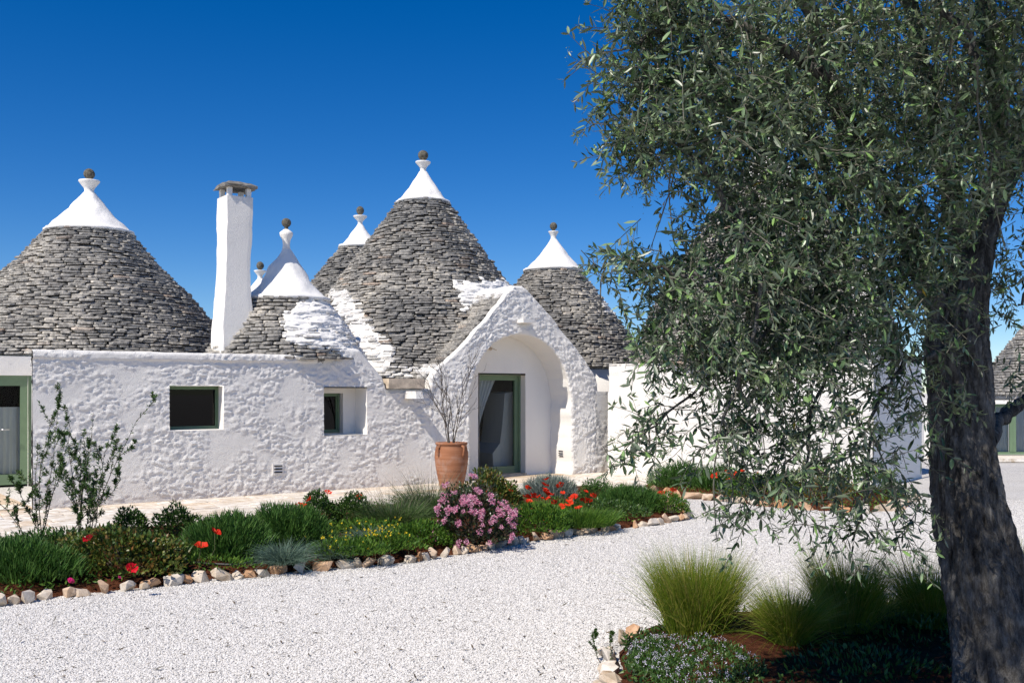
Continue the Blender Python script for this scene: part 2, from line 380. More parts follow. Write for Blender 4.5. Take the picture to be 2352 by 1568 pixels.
# ------------------------------------------------------------------ ground
BED_MAIN_PX_FRONT = [(-120, 1404), (10, 1388), (150, 1370), (290, 1355), (420, 1340), (560, 1325), (700, 1310), (790, 1303), (900, 1295), (1050, 1272), (1180, 1250), (1300, 1230), (1420, 1215), (1500, 1205), (1575, 1192)]
bed1_front = [gp(*p)[:2] for p in BED_MAIN_PX_FRONT]
bed1_back = [gp(*p)[:2] for p in [(1585, 1180), (1500, 1150), (1400, 1128), (1300, 1127), (1150, 1140), (1030, 1150), (900, 1168), (700, 1192), (430, 1212), (250, 1232), (0, 1262), (-150, 1285)]]
BED1 = [tuple(p) for p in bed1_front+bed1_back]
bed2_front = [gp(*p)[:2] for p in [(1490, 1132), (1560, 1143), (1650, 1150), (1750, 1162), (1850, 1170), (2000, 1178), (2080, 1165), (2110, 1145)]]
BED2 = [tuple(p) for p in bed2_front]+[(6.2, 16.3), (5.4, 17.0), (4.1, 17.9), (2.9, 18.4), (2.35, 17.6)]
bed3_front = [np.array(p) for p in [(0.50, 4.2), (0.54, 5.2), (0.60, 5.75), (0.66, 6.3), (0.84, 6.75), (1.2, 7.1), (1.75, 7.4), (2.5, 7.6), (3.3, 7.6), (4.3, 7.9), (5.2, 8.4)]]
BED3 = [tuple(p) for p in bed3_front]+[(6.5, 6.5), (5.5, 4.2), (2.5, 3.4)]

def sheet(name, poly, z, m, kind='structure', step=None, rough=0.0, inset=0.0, seed=0):
    """flat or softly mounded sheet filling a polygon"""
    if step is None:
        V = [(x, y, z) for x, y in poly]; me = mesh_np(name, V, [np.array([list(range(len(V)))])], [m])
        o = link(name, me)
    else:
        xs = [p[0] for p in poly]; ys = [p[1] for p in poly]
        nx = int((max(xs)-min(xs))/step)+1; ny = int((max(ys)-min(ys))/step)+1
        gx, gy = np.meshgrid(np.linspace(min(xs), max(xs), nx), np.linspace(min(ys), max(ys), ny))
        P = np.stack([gx.ravel(), gy.ravel(), gx.ravel()*0], 1)
        # distance to the outline, for the mound
        A = np.array(poly); B = np.roll(A, -1, 0); d = np.full(len(P), 9.0)
        for a, b in zip(A, B):
            ab = b-a; tt = np.clip(((P[:, :2]-a)@ab)/(ab@ab+1e-9), 0, 1); d = np.minimum(d, np.linalg.norm(P[:, :2]-a-tt[:, None]*ab, axis=1))
        ins = np.array([inpoly(p[:2], poly) for p in P])
        P[:, 2] = np.where(ins, z+0.10*sstep(0, 0.45, d)+rough*fbm(P*6+seed, 4, seed), -0.06)
        keep = ins | (d < step*1.5)
        idx = np.arange(nx*ny).reshape(ny, nx)
        Q = np.stack([idx[:-1, :-1], idx[:-1, 1:], idx[1:, 1:], idx[1:, :-1]], -1).reshape(-1, 4)
        Q = Q[keep[Q].all(1)]
        o = link(name, mesh_np(name, P, [Q], [m], True))
    return tag(o, kind=kind)

def ground():
    xs = np.concatenate([[-900, -200, -60], np.linspace(-30, 40, 71), [80, 250, 900]]); ys = np.concatenate([[-300, -40], np.linspace(-5, 50, 56), [90, 250, 1500]])
    gx, gy = np.meshgrid(xs, ys); P = np.stack([gx.ravel(), gy.ravel(), ground_z(gx, gy).ravel()], 1)
    idx = np.arange(len(P)).reshape(len(ys), len(xs))
    Q = np.stack([idx[:-1, :-1], idx[:-1, 1:], idx[1:, 1:], idx[1:, :-1]], -1).reshape(-1, 4)
    tag(link('ground', mesh_np('ground', P, [Q], [M_GRAVEL], True)), 'white gravel drive curving past the beds', None, None, 'structure')
ground()
soil1 = sheet('flower_bed', BED1, 0.03, M_SOIL, step=0.12, rough=0.03, seed=2)
soil2 = sheet('flower_bed', BED2, 0.03, M_SOIL, step=0.15, rough=0.03, seed=5)
soil3 = sheet('flower_bed', BED3, 0.03, M_SOIL, step=0.10, rough=0.03, seed=9)

def hull_rock(k):
    r = np.random.default_rng(100+k); p = r.normal(size=(16, 3)); p /= np.linalg.norm(p, axis=1)[:, None]
    p = np.sign(p)*np.abs(p)**0.75; return p*r.uniform(0.85, 1.1, (16, 1))*0.5
ROCKS = hull_variants(10, hull_rock, M_EDGE, 'edging_stone')
def edging(poly, parent, size=(0.10, 0.26), skip=0.0, height=0.13, seed=1):
    r = np.random.default_rng(seed); P = np.array(poly); seg = np.linalg.norm(np.diff(P, axis=0), axis=1); L = np.concatenate([[0], np.cumsum(seg)]); s = 0.0
    while s < L[-1]:
        ln = r.uniform(*size); c = s+ln/2; s += ln*r.uniform(0.80, 0.98)
        if r.random() < skip: continue
        x = np.interp(c, L, P[:, 0]); y = np.interp(c, L, P[:, 1]); i = min(np.searchsorted(L, c), len(P)-1); d = P[i]-P[i-1]
        o = link('edging_stone', ROCKS[r.integers(len(ROCKS))], parent)
        o.location = (x+r.normal()*0.02, y+r.normal()*0.02, 0.022+r.uniform(0, 0.025)); o.rotation_euler = (r.normal()*0.35, r.normal()*0.35, math.atan2(d[1], d[0])+r.normal()*0.3)
        o.scale = (ln*1.12, r.uniform(0.08, 0.15), height*r.uniform(0.6, 1.45))
edging([np.array(p)+np.array([0.02, -0.03]) for p in bed1_front]+bed1_back[:2], soil1, (0.07, 0.23), 0.02, 0.105, 3)
edging(bed2_front, soil2, (0.14, 0.34), 0.08, 0.15, 4)
edging([p+np.array([-0.03, 0]) for p in bed3_front[1:5]], soil3, (0.08, 0.16), 0.25, 0.075, 6)

# paved strip in front of the house
PAVE = [tuple(fw(u, 0, o)[:2]) for u, o in [(-6, -3.8), (-6, 3.4), (0, 3.4), (5, 3.0), (9.5, 2.6), (11.2, 1.9), (12.2, 0.6), (12.0, -0.4), (0.0, -0.2), (0.0, -3.8)]]
pave = sheet('pavement', PAVE, 0.008, M_JOINT)
def slab_pts(k):
    r = np.random.default_rng(300+k); q = []
    for z, sh in ((-0.5, 1.0), (0.3, 1.0), (0.5, 0.93)):
        for x, y in ((-1, -1), (1, -1), (1, 1), (-1, 1)):
            q.append(((x*0.5*sh+r.normal()*0.02), (y*0.5*sh+r.normal()*0.025), z))
    return q
SLABS = hull_variants(8, slab_pts, M_PAVE, 'paving_stone')
def paving():
    r = np.random.default_rng(12); off = -3.7
    while off < 3.4:
        wd = r.uniform(0.30, 0.46) if off > -0.5 else r.uniform(0.45, 0.6); u = -5.8+r.uniform(0, 0.5)
        while u < 12.0:
            ln = r.uniform(0.35, 0.75); c = fw(u+ln/2, 0, off+wd/2)
            px = proj(c)[0]
            ok = inpoly(c[:2], PAVE) and not inpoly(c[:2], BED1) and px[0] > -420 and px[0] < 1620
            if off+wd/2 < 0.12 and u+ln > -0.05: ok = False
            if ok:
                o = link('paving_stone', SLABS[r.integers(8)], pave); o.location = (c[0], c[1], 0.017+r.normal()*0.003)
                o.rotation_euler = (r.normal()*0.006, r.normal()*0.006, ALPHA+r.normal()*0.012); o.scale = (ln-0.022, wd-0.022, 0.03)
            u += ln
        off += wd
paving()

def gravel():
    cell = 0.25; V = []; F = []; D = []
    for y in np.arange(4.3, 15.2, cell):
        for x in np.arange(-0.62*y-1.0, 0.60*y+1.0, cell):
            c = (x+cell/2, y+cell/2)
            if inpoly(c, BED1) or inpoly(c, BED2) or inpoly(c, BED3) or inpoly(c, PAVE): continue
            i = len(V); V += [(x, y, 0.002), (x+cell, y, 0.002), (x+cell, y+cell, 0.002), (x, y+cell, 0.002)]; F.append((i, i+1, i+2, i+3))
            D += [float(np.interp(c[1], [5, 7, 10, 15], [8500, 6200, 3000, 900]))]*4
    me = mesh_np('gravel', V, [np.array(F)], [M_PEBBLE], False, None, {'dens': D}); o = link('gravel', me); tag(o, 'loose white limestone gravel covering the drive', None, None, 'stuff')
    g = bpy.data.node_groups.new('pebble_scatter', 'GeometryNodeTree')
    g.interface.new_socket('Geometry', in_out='INPUT', socket_type='NodeSocketGeometry'); g.interface.new_socket('Geometry', in_out='OUTPUT', socket_type='NodeSocketGeometry')
    N_ = g.nodes.new; L_ = g.links.new; gi = N_('NodeGroupInput'); go = N_('NodeGroupOutput')
    dp = N_('GeometryNodeDistributePointsOnFaces'); at_ = N_('GeometryNodeInputNamedAttribute'); at_.data_type = 'FLOAT'; at_.inputs['Name'].default_value = 'dens'
    ico = N_('GeometryNodeMeshIcoSphere'); ico.inputs['Radius'].default_value = 0.0072; ico.inputs['Subdivisions'].default_value = 1
    sp = N_('GeometryNodeSetPosition'); rv = N_('FunctionNodeRandomValue'); rv.data_type = 'FLOAT_VECTOR'; rv.inputs[0].default_value = (-0.0024,)*3; rv.inputs[1].default_value = (0.0024,)*3
    sm = N_('GeometryNodeSetMaterial'); sm.inputs['Material'].default_value = M_PEBBLE
    ip = N_('GeometryNodeInstanceOnPoints'); ro = N_('FunctionNodeRandomValue'); ro.data_type = 'FLOAT_VECTOR'; ro.inputs[0].default_value = (-0.6, -0.6, 0); ro.inputs[1].default_value = (0.6, 0.6, 6.28)
    sca = N_('FunctionNodeRandomValue'); sca.data_type = 'FLOAT_VECTOR'; sca.inputs[0].default_value = (0.5, 0.5, 0.35); sca.inputs[1].default_value = (1.35, 1.2, 0.75)
    L_(gi.outputs[0], dp.inputs['Mesh']); L_(at_.outputs['Attribute'], dp.inputs['Density']); L_(ico.outputs[0], sp.inputs[0]); L_(rv.outputs[0], sp.inputs['Offset']); L_(sp.outputs[0], sm.inputs[0])
    L_(dp.outputs[0], ip.inputs['Points']); L_(sm.outputs[0], ip.inputs['Instance']); L_(ro.outputs[0], ip.inputs['Rotation']); L_(sca.outputs[0], ip.inputs['Scale']); L_(ip.outputs[0], go.inputs[0])
    md = o.modifiers.new('pebbles', 'NODES'); md.node_group = g
gravel()

# ------------------------------------------------------------------ the trulli: shared builders
def hull_stone(k):
    r = np.random.default_rng(500+k); p = []
    for sx in (-1, 1):
        for sy in (-1, 1):
            for sz in (-1, 1):
                b = 0.10+0.10*r.random(); j = lambda s: s*(0.5-0.05*r.random())
                x, y, z = j(sx), j(sy), j(sz)
                p += [(x-sx*b*0.9, y, z-sz*0.12), (x, y-sy*b*1.2, z-sz*0.12), (x-sx*b, y-sy*b, z)]
    return p
STONES = hull_variants(14, hull_stone, M_STONE, 'roof_stone')
WSTONES = [m.copy() for m in STONES]
for m_ in WSTONES: m_.materials.clear(); m_.materials.append(M_WSTONE)
STONE_ARR = [mesh_arrays(m) for m in STONES]

CONES = {  # centre x, y; profile (height, radius) from the eaves up
 'A': ((-8.747, 20.6), [(2.34, 2.94), (2.81, 2.69), (3.27, 2.34), (3.59, 2.08), (4.00, 1.67), (4.47, 1.225), (4.93, 0.845)]),
 'B': ((-3.99, 17.6), [(2.20, 1.42), (2.60, 1.18), (3.00, 0.90), (3.26, 0.70)]),
 'C': ((-1.92, 21.5), [(1.84, 3.20), (2.30, 2.98), (3.20, 2.40), (4.02, 1.80), (4.53, 1.40), (5.09, 1.02), (5.72, 0.55)]),
 'D': ((-3.89, 25.5), [(2.30, 2.60), (3.50, 1.95), (4.60, 1.10), (5.34, 0.50)]),
 'E': ((-6.96, 27.5), [(2.20, 2.3), (3.60, 1.2), (4.30, 0.50)]),
 'F': ((1.00, 24.0), [(2.20, 2.35), (3.00, 1.85), (3.97, 1.14), (4.56, 0.66)]),
 'G': ((5.26, 20.6), [(2.18, 2.72), (3.00, 2.50), (3.60, 2.22), (4.74, 1.50), (5.60, 0.92), (6.0, 0.64)]),
 'H': ((19.2, 33.9), [(1.55, 3.3), (2.6, 2.6), (4.2, 1.4), (5.0, 0.8)]),
}
def prof_r(key, h):
    p = CONES[key][1]; return float(np.interp(h, [a for a, b in p], [b for a, b in p]))
def inside_other(key, P, margin=0.06):
    for k, (c, p) in CONES.items():
        if k == key or P[2] > p[-1][0] or P[2] < p[0][0]-0.6: continue
        if math.hypot(P[0]-c[0], P[1]-c[1]) < prof_r(k, P[2])-margin: return True
    return False
def lathe(mb, c, prof, seg=48, jit=0.0, seed=0, mat=0, a0=0, a1=2*math.pi, rnd=0.0):
    full = abs(a1-a0-2*math.pi) < 1e-6; n = seg if full else seg+1
    a = np.linspace(a0, a1, seg, endpoint=False) if full else np.linspace(a0, a1, n)
    V = []
    for h, r in prof: V.append(np.stack([c[0]+r*np.cos(a), c[1]+r*np.sin(a), np.full(n, h)], 1))
    V = np.concatenate(V)
    if jit:
        d = fbm(V*3.1+seed, 3, seed)*jit; q = V[:, :2]-np.array(c[:2]); ln = np.linalg.norm(q, axis=1)[:, None]+1e-6
        V[:, :2] += q/ln*(d*np.minimum(1, ln[:, 0]*4))[:, None]
    m = len(prof); i = np.arange(m-1)[:, None]*n; j = np.arange(n if full else n-1)[None, :]; k = (j+1) % n
    Q = np.stack([i+j, i+k, i+k+n, i+j+n], -1).reshape(-1, 4); return mb.add(V, [Q], rnd, mat)
def sphere(mb, c, r, jit=0.0, seed=0, mat=0, sq=1.0):
    a = np.linspace(-math.pi/2, math.pi/2, 13); return lathe(mb, c, [(c[2]+r*sq*math.sin(x), max(1e-3, r*math.cos(x))) for x in a], 24, jit, seed, mat)

def cone_stones(key, course, lens=(0.22, 0.55), spread=2.05, white=None, hmin=None, hmax=None, seed=0, skip=None):
    """one entry per flat roofing stone, laid in level courses round the cone"""
    r = np.random.default_rng(seed+77); (cx, cy), p = CONES[key]; h = p[0][0] if hmin is None else hmin; h1 = p[-1][0] if hmax is None else hmax
    tc = math.atan2(-cy, -cx); out = []; ph = r.uniform(0, 9)
    while h < h1:
        ch = course*r.uniform(0.90, 1.12); rr = prof_r(key, h+ch/2); th = tc-spread+r.uniform(0, 0.2)
        while th < tc+spread:
            ln = r.uniform(*lens)*(0.75+0.25*min(1, rr/1.5)); dth = ln/rr; a = th+dth/2; th += dth
            wob = 0.018*math.sin(a*2.3+ph)+0.012*math.sin(a*5.1+h*2+ph*2)+0.006*math.sin(a*11+h*5)
            hh = h+ch/2+wob*min(1, (h1-h)/0.5)
            er = np.array([math.cos(a), math.sin(a), 0]); et = np.array([-er[1], er[0], 0])
            P = np.array([cx, cy, 0])+er*(rr-0.085+r.normal()*0.022)+UP*hh
            if inside_other(key, P): continue
            if skip is not None and skip(P): continue
            tilt = -0.16+r.normal()*0.06; roll = r.normal()*0.03
            ey = er*math.cos(tilt)+UP*math.sin(tilt); ez = np.cross(et, ey); ez = -ez if ez[2] < 0 else ez
            ex = et*math.cos(roll)+ez*math.sin(roll); ez = ez*math.cos(roll)-et*math.sin(roll); ex2 = np.cross(ey, ez)
            out.append(dict(P=P, ax=(ex2, ey, ez), d=(ln-0.008, 0.24, ch*r.uniform(0.64, 0.95)), w=bool(white and white(P)), v=int(r.integers(14)), rnd=r.random()))
        h += ch
    return out
def emit_stones(stones, roof, nmax, visible=None):
    """nearest ones as single stones, the rest of the courses joined"""
    o0 = wpos(roof); sc_ = []
    for i, s in enumerate(stones):
        toc = -s['P']+np.array([0, 0, EYE]); f = (s['ax'][1]@toc)/np.linalg.norm(toc)
        px = proj(s['P'])[0]; vis = f > 0.12 and -20 < px[0] < 2372 and px[1] > 0 and (visible is None or visible(px))
        sc_.append((0 if vis else 1, np.linalg.norm(toc)/max(f, 0.2)**0.3, i))
    sc_.sort(); single = {i for k, (b, d, i) in enumerate(sc_) if k < nmax and b == 0}
    mb = MB()
    for i, s in enumerate(stones):
        M = np.stack(s['ax'], 1)
        if i in single:
            ob = link('roof_stone', (WSTONES if s['w'] else STONES)[s['v']], roof)
            m4 = Matrix(M.tolist()).to_4x4(); ob.rotation_euler = m4.to_euler(); ob.location = Vector((s['P']-o0).tolist()); ob.scale = s['d']
        else:
            V, F = STONE_ARR[s['v']]; mb.add((V*np.array(s['d']))@M.T+s['P'], F, s['rnd'], 1 if s['w'] else 0)
    if mb.n: tag(part(mb, 'stone_courses', [M_STONE, M_WSTONE], roof), kind='stuff')
def under_roof(key, parent, cut=None):
    c, p = CONES[key]; mb = MB(); lathe(mb, c, [(p[0][0]-0.12, p[0][1]-0.14)]+[(h, np.interp(h, [q[0] for q in p], [q[1] for q in p])-0.13) for h in np.linspace(p[0][0], p[-1][0], 14)]+[(p[-1][0]+0.02, 0.02)], 96)
    if cut is not None:
        V = np.concatenate(mb.V); mb.F[4] = [np.concatenate(mb.F[4])]; ok = np.array([not cut(V[q].mean(0)) for q in mb.F[4][0]]); mb.F[4][0] = mb.F[4][0][ok]; mb.M[4] = [np.zeros(ok.sum(), np.int32)]
    return part(mb, 'roof', [M_STONE], parent, True)
def drum(key, parent, z0=-0.5, inset=0.10):
    c, p = CONES[key]; mb = MB(); r0 = p[0][1]-inset
    lathe(mb, c, [(z0, r0+0.02), (max(0.8, z0+0.02), r0+0.01), (p[0][0]-0.06, r0), (p[0][0]-0.02, r0-0.2)], 72, 0.05, 4)
    return part(mb, 'wall', [M_SMOOTH], parent, True)
def cap_and_finial(key, parent, apex, neck, saucer, ballr, knob=False, seed=0):
    """limewashed cone tip with a concave neck, a saucer and a stone ball"""
    c, p = CONES[key]; h0, r0 = p[-1]; H_ = apex-h0; mb = MB()
    q = [(h0-0.03, r0-0.03), (h0+0.0, r0+0.045), (h0+0.05, r0+0.03)]
    for s in np.linspace(0.08, 1, 12): q.append((h0+H_*s, neck+(r0+0.03-neck)*((1-s)**1.0*0.78+(1-s)**2.4*0.22)))
    lathe(mb, c, q, 64, 0.075, seed); part(mb, 'cap', [M_CAP], parent, True)
    mb = MB(); z = apex-0.01
    if knob:
        q = [(z, neck), (z+0.10, neck*0.8), (z+0.18, neck*0.95), (z+0.26, neck*1.5), (z+0.31, neck*1.62), (z+0.33, neck*1.3), (z+0.37, neck*0.6), (z+0.38, 0.01)]; top = z+0.37
    else:
        q = [(z, neck), (z+0.05, neck*0.82), (z+0.10, neck*0.95), (z+0.10+saucer*0.55, saucer*0.92), (z+0.10+saucer*0.68, saucer), (z+0.10+saucer*0.76, saucer*0.97), (z+0.10+saucer*0.74, 0.02)]; top = z+0.10+saucer*0.74
    lathe(mb, c, q, 32, 0.018, seed+3); f = part(mb, 'finial', [M_CAP], parent, True)
    mb = MB(); lathe(mb, c, [(top-0.01, ballr*0.42), (top+0.05, ballr*0.36)], 16); sphere(mb, (c[0], c[1], top+0.03+ballr), ballr*(0.84+0.12*((seed*7) % 10)/10), 0.05, seed+5, 0, 1.0+0.15*((seed*3) % 7)/7)
    part(mb, 'ball', [M_BALL], f, True)
    return f

def grid_wall(mb, us, hs, pos, openings=(), reveal=0.0, rough=1.0, matr=0, relief=True, mat=0, outside=None):
    """wall face on the lines us x hs; pos(u,h,off) gives world; openings (u0,u1,h0,h1,depth) are cut and get reveals"""
    nu, nh = len(us), len(hs); U, H_ = np.meshgrid(us, hs); d = plaster_relief(U.ravel(), H_.ravel(), rough) if relief else U.ravel()*0
    P = pos(U.ravel(), H_.ravel(), d); idx = np.arange(nu*nh).reshape(nh, nu); keep = np.ones((nh-1, nu-1), bool); dep = np.zeros((nh-1, nu-1))
    uc = (us[:-1]+us[1:])/2; hc = (hs[:-1]+hs[1:])/2
    for (a, b, c, e, dp) in openings:
        m = ((uc > a) & (uc < b))[None, :] & ((hc > c) & (hc < e))[:, None]; keep &= ~m; dep[m] = dp
    if outside is not None: keep &= ~outside(uc[None, :]+0*hc[:, None], hc[:, None]+0*uc[None, :])
    Q = np.stack([idx[:-1, :-1], idx[:-1, 1:], idx[1:, 1:], idx[1:, :-1]], -1)[keep].reshape(-1, 4); mb.add(P, [Q], 0.0, mat)
    for (a, b, c, e, dp) in openings:
        if dp <= 0: continue
        iu = [i for i in range(nu) if a-1e-6 <= us[i] <= b+1e-6]; ih = [i for i in range(nh) if c-1e-6 <= hs[i] <= e+1e-6]
        loop = [(iu[0], j) for j in ih]+[(i, ih[-1]) for i in iu[1:]]+[(iu[-1], j) for j in ih[::-1][1:]]+[(i, ih[0]) for i in iu[::-1][1:-1]]
        f = np.array([P[idx[j, i]] for i, j in loop]); uu = np.array([us[i] for i, j in loop]); hh = np.array([hs[j] for i, j in loop])
        bk = pos(uu, hh, np.full(len(loop), -dp)); n = len(loop); md = f*0.5+bk*0.5; V = np.concatenate([f, md, bk]); i = np.arange(n); k = (i+1) % n
        mb.add(V, [np.concatenate([np.stack([i, i+n, k+n, k], 1), np.stack([i+n, i+2*n, k+2*n, k+n], 1)])], 0.0, matr)
def lines(a, b, step, extra=()):
    v = set(np.round(np.linspace(a, b, int((b-a)/step)+2), 4)) | {round(e, 4) for e in extra}
    v = sorted(v); out = [v[0]]
    for x in v[1:]:
        if x-out[-1] < step*0.3:
            if x in {round(e, 4) for e in extra}: out[-1] = x
            continue
        out.append(x)
    return np.array(out)
def frame_box(mb, u0, u1, h0, h1, off, wd, dp, sides='lrtb'):
    um, hm = (u0+u1)/2, (h0+h1)/2; ax = (T, N, UP)
    if 't' in sides: mb.box(fw(um, h1-wd/2, off), ax, (u1-u0, dp, wd))
    if 'b' in sides: mb.box(fw(um, h0+wd/2, off), ax, (u1-u0, dp, wd))
    if 'l' in sides: mb.box(fw(u0+wd/2, hm, off), ax, (wd, dp, h1-h0-2*wd))
    if 'r' in sides: mb.box(fw(u1-wd/2, hm, off), ax, (wd, dp, h1-h0-2*wd))
def make_window(parent, u0, u1, h0, h1, off, wd=0.035):
    mb = MB(); frame_box(mb, u0, u1, h0, h1, off, wd, 0.06); wn = part(mb, 'window', [M_GREEN], parent)
    mb = MB(); frame_box(mb, u0+wd, u1-wd, h0+wd, h1-wd, off-0.012, 0.022, 0.04); part(mb, 'frame', [M_GREEN], wn)
    mb = MB(); mb.box(fw((u0+u1)/2, (h0+h1)/2, off-0.02), (T, N, UP), (u1-u0-2*wd-0.05, 0.008, h1-h0-2*wd-0.05)); part(mb, 'pane', [M_DARKGLASS], wn)
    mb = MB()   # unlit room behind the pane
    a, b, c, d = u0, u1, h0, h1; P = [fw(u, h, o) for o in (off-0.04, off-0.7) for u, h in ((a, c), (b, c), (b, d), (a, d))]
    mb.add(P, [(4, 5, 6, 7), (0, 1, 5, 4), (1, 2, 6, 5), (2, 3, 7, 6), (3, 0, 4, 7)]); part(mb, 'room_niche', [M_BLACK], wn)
def vents(parent, u, h, off, wd=0.14):
    mb = MB(); mb.box(fw(u, h, off-0.02), (T, N, UP), (wd+0.05, 0.06, 0.18)); v = part(mb, 'vent_plate', [M_SMOOTH], parent)
    for k in (-1, 0, 1):
        mb = MB(); mb.box(fw(u, h+k*0.05, off+0.0185), (T, N, UP), (wd, 0.008, 0.018)); part(mb, 'vent_slot', [M_BLACK], v)

# ------------------------------------------------------------------ trullo A, far left
cA = CONES['A'][0]
tA = thing('trullo', (cA[0], cA[1], 0), 'broad grey stone cone with white tip and stone ball, left of the chimney', 'house')
drum('A', tA, 2.0); rA = under_roof('A', tA)
emit_stones(cone_stones('A', 0.052, (0.18, 0.42), seed=1), rA, 300, lambda p: p[1] < 800)
cap_and_finial('A', tA, 5.77, 0.11, 0.21, 0.11, seed=11)
# its porch wall with the green glazed door, set back behind the long wall
OFA = -3.86
uA0 = fac(-60, 862, OFA)[0]; uA1 = fac(73, 862, OFA)[0]; hA1 = fac(40, 862, OFA)[1]; hA0 = 0.04
mb = MB(); opn = [(uA0, uA1, -0.06, hA1, 0.12)]
us = lines(-5.5, 0.74, 0.05, (uA0, uA1)); hs = lines(-0.06, 2.27, 0.05, (hA1,))
grid_wall(mb, us, hs, lambda u, h, d: O+np.outer(u, T)+np.outer(OFA+d, N)+np.outer(h, UP), opn, rough=0.5)
for q in (0,):
    mb.box(fw(-2.4, 2.26, OFA-0.46), (T, N, UP), (6.2, 0.9, 0.03))
part(mb, 'porch_wall', [M_PLASTER], tA, True)
mb = MB(); frame_box(mb, uA0, uA1, hA0, hA1, OFA-0.06, 0.06, 0.07); dA = part(mb, 'door', [M_GREEN], tA)
um = (uA0+uA1)/2; leaf0 = uA0+0.06; leaf1 = uA1-0.06
mb = MB(); frame_box(mb, leaf0, leaf1, hA0+0.06, hA1-0.06, OFA-0.055, 0.12, 0.05); part(mb, 'frame', [M_GREEN], dA)
mb = MB(); mb.box(fw((leaf0+leaf1)/2, (hA0+hA1)/2, OFA-0.06), (T, N, UP), (leaf1-leaf0-0.23, 0.008, hA1-hA0-0.35)); part(mb, 'pane', [M_GLASS], dA)
mb = MB(); hu = fac(3, 975, OFA)[0]; mb.tube([fw(hu, 1.0, OFA-0.03), fw(hu, 1.0, OFA+0.03), fw(hu+0.12, 1.0, OFA+0.035)], 0.011, 8); part(mb, 'handle', [M_STEEL], dA, True)
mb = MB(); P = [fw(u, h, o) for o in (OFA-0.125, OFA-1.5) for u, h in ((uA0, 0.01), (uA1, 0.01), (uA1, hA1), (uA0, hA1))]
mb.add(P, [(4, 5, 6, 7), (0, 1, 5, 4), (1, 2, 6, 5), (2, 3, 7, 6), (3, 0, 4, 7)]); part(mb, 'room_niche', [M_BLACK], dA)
def curtain(u0, u1, h0, h1, off, parent, folds=9, sway=0.0, name='curtain', fwf=fw):
    mb = MB(); us_ = np.linspace(u0, u1, folds*6); hs_ = np.linspace(h0, h1, 14); V = []
    for h in hs_:
        k = (h1-h)/(h1-h0)
        for u in us_:
            q = (u-u0)/(u1-u0); uu = u-(u-u0)*sway*math.sin(k*math.pi*0.62)*1.0
            V.append(fwf(uu, h, off+0.03*math.sin(q*folds*2*math.pi)*(0.5+0.5*k)))
    n = len(us_); idx = np.arange(len(V)).reshape(len(hs_), n); Q = np.stack([idx[:-1, :-1], idx[:-1, 1:], idx[1:, 1:], idx[1:, :-1]], -1).reshape(-1, 4)
    mb.add(V, [Q]); return part(mb, name, [M_CURTAIN], parent, True)
curtain(leaf0+0.1, leaf1-0.1, hA0+0.18, hA1-0.55, OFA-0.16, dA, 6, 0.0, 'blind')

# ------------------------------------------------------------------ trullo B: small white-tipped cone, long front wall, chimney
cB = CONES['B'][0]
tB = thing('trullo', fw(2.5, 0, 0), 'low whitewashed house with two small windows, a tall chimney and small white-topped cone', 'house')
TOPX = [-0.06, 4.30, 4.55, 5.08, 5.54, 5.60, 6.60]; TOPH = [2.24, 2.26, 2.39, 2.38, 1.90, 1.71, 1.71]
def top_h(u): return np.interp(u, TOPX, TOPH)
W1 = (fac(388, 885)[0], fac(513, 885)[0], fac(450, 988)[1], fac(450, 885)[1], 0.20)
W2 = (fac(743, 888)[0], fac(842, 888)[0], fac(790, 1000)[1], fac(790, 888)[1], 0.42)
def posB(u, h, d):
    th = top_h(u); h0 = np.minimum(1.80, th-0.08); hh = np.where(h <= h0, h, h0+(h-h0)*(th-h0)/(2.26-h0+1e-6)); hh = np.minimum(hh, th)
    # rounded arris along the top
    e = np.clip((hh-(th-0.05))/0.05, 0, 1); d = np.where(d > -0.09, d-0.03*e*e, d)
    lip = np.where((u < 4.3), 0.022*sstep(0.14, 0.10, th-hh)*1.0, 0); batter = 0.04*(1-np.clip(h/2.2, 0, 1))
    return O+np.outer(u, T)+np.outer(np.where(d > -0.09, d+lip+batter, d), N)+np.outer(hh, UP)
us = lines(-0.06, 6.62, 0.018, W1[:2]+W2[:2]); hs = lines(-0.03, 2.26, 0.017, W1[2:4]+W2[2:4])
mb = MB(); grid_wall(mb, us, hs, posB, (W1, W2), matr=1)
# coping on top and the wall's left return
uu = np.linspace(-0.06, 6.62, 160); dd = np.linspace(0, 0.55, 9); V = []
for q in dd:
    base = posB(uu, np.full_like(uu, 2.26), plaster_relief(uu, np.full_like(uu, 2.26))*(1 if q == 0 else 0))
    V.append(base-N*q+UP*((fbm(np.stack([uu*3, uu*0+q*5, uu*0], 1), 2)*0.012+0.008) if q > 0 else 0)[..., None] if q > 0 else base)
V = np.concatenate(V); idx = np.arange(len(V)).reshape(len(dd), len(uu)); mb.add(V, [np.stack([idx[:-1, :-1], idx[:-1, 1:], idx[1:, 1:], idx[1:, :-1]], -1).reshape(-1, 4)])
RET = np.array([-0.36, 0.933, 0])
ss = lines(0, 4.2, 0.05); hh_ = lines(-0.03, 2.24, 0.045)
grid_wall(mb, ss, hh_, lambda s, h, d: O-T*0.06+np.outer(s, RET)+np.outer(-d, T)+np.outer(h, UP))
mb.box(fw(3.3, 2.10, -2.3), (T, N, UP), (4.4, 3.6, 0.10)); mb.box(fw(0.9, 2.10, -1.2), (T, N, UP), (1.2, 1.5, 0.09))
part(mb, 'wall', [M_PLASTER, M_SMOOTH], tB, True)
make_window(tB, W1[0]+0.004, W1[1]-0.004, W1[2]+0.004, W1[3]-0.004, -0.185)
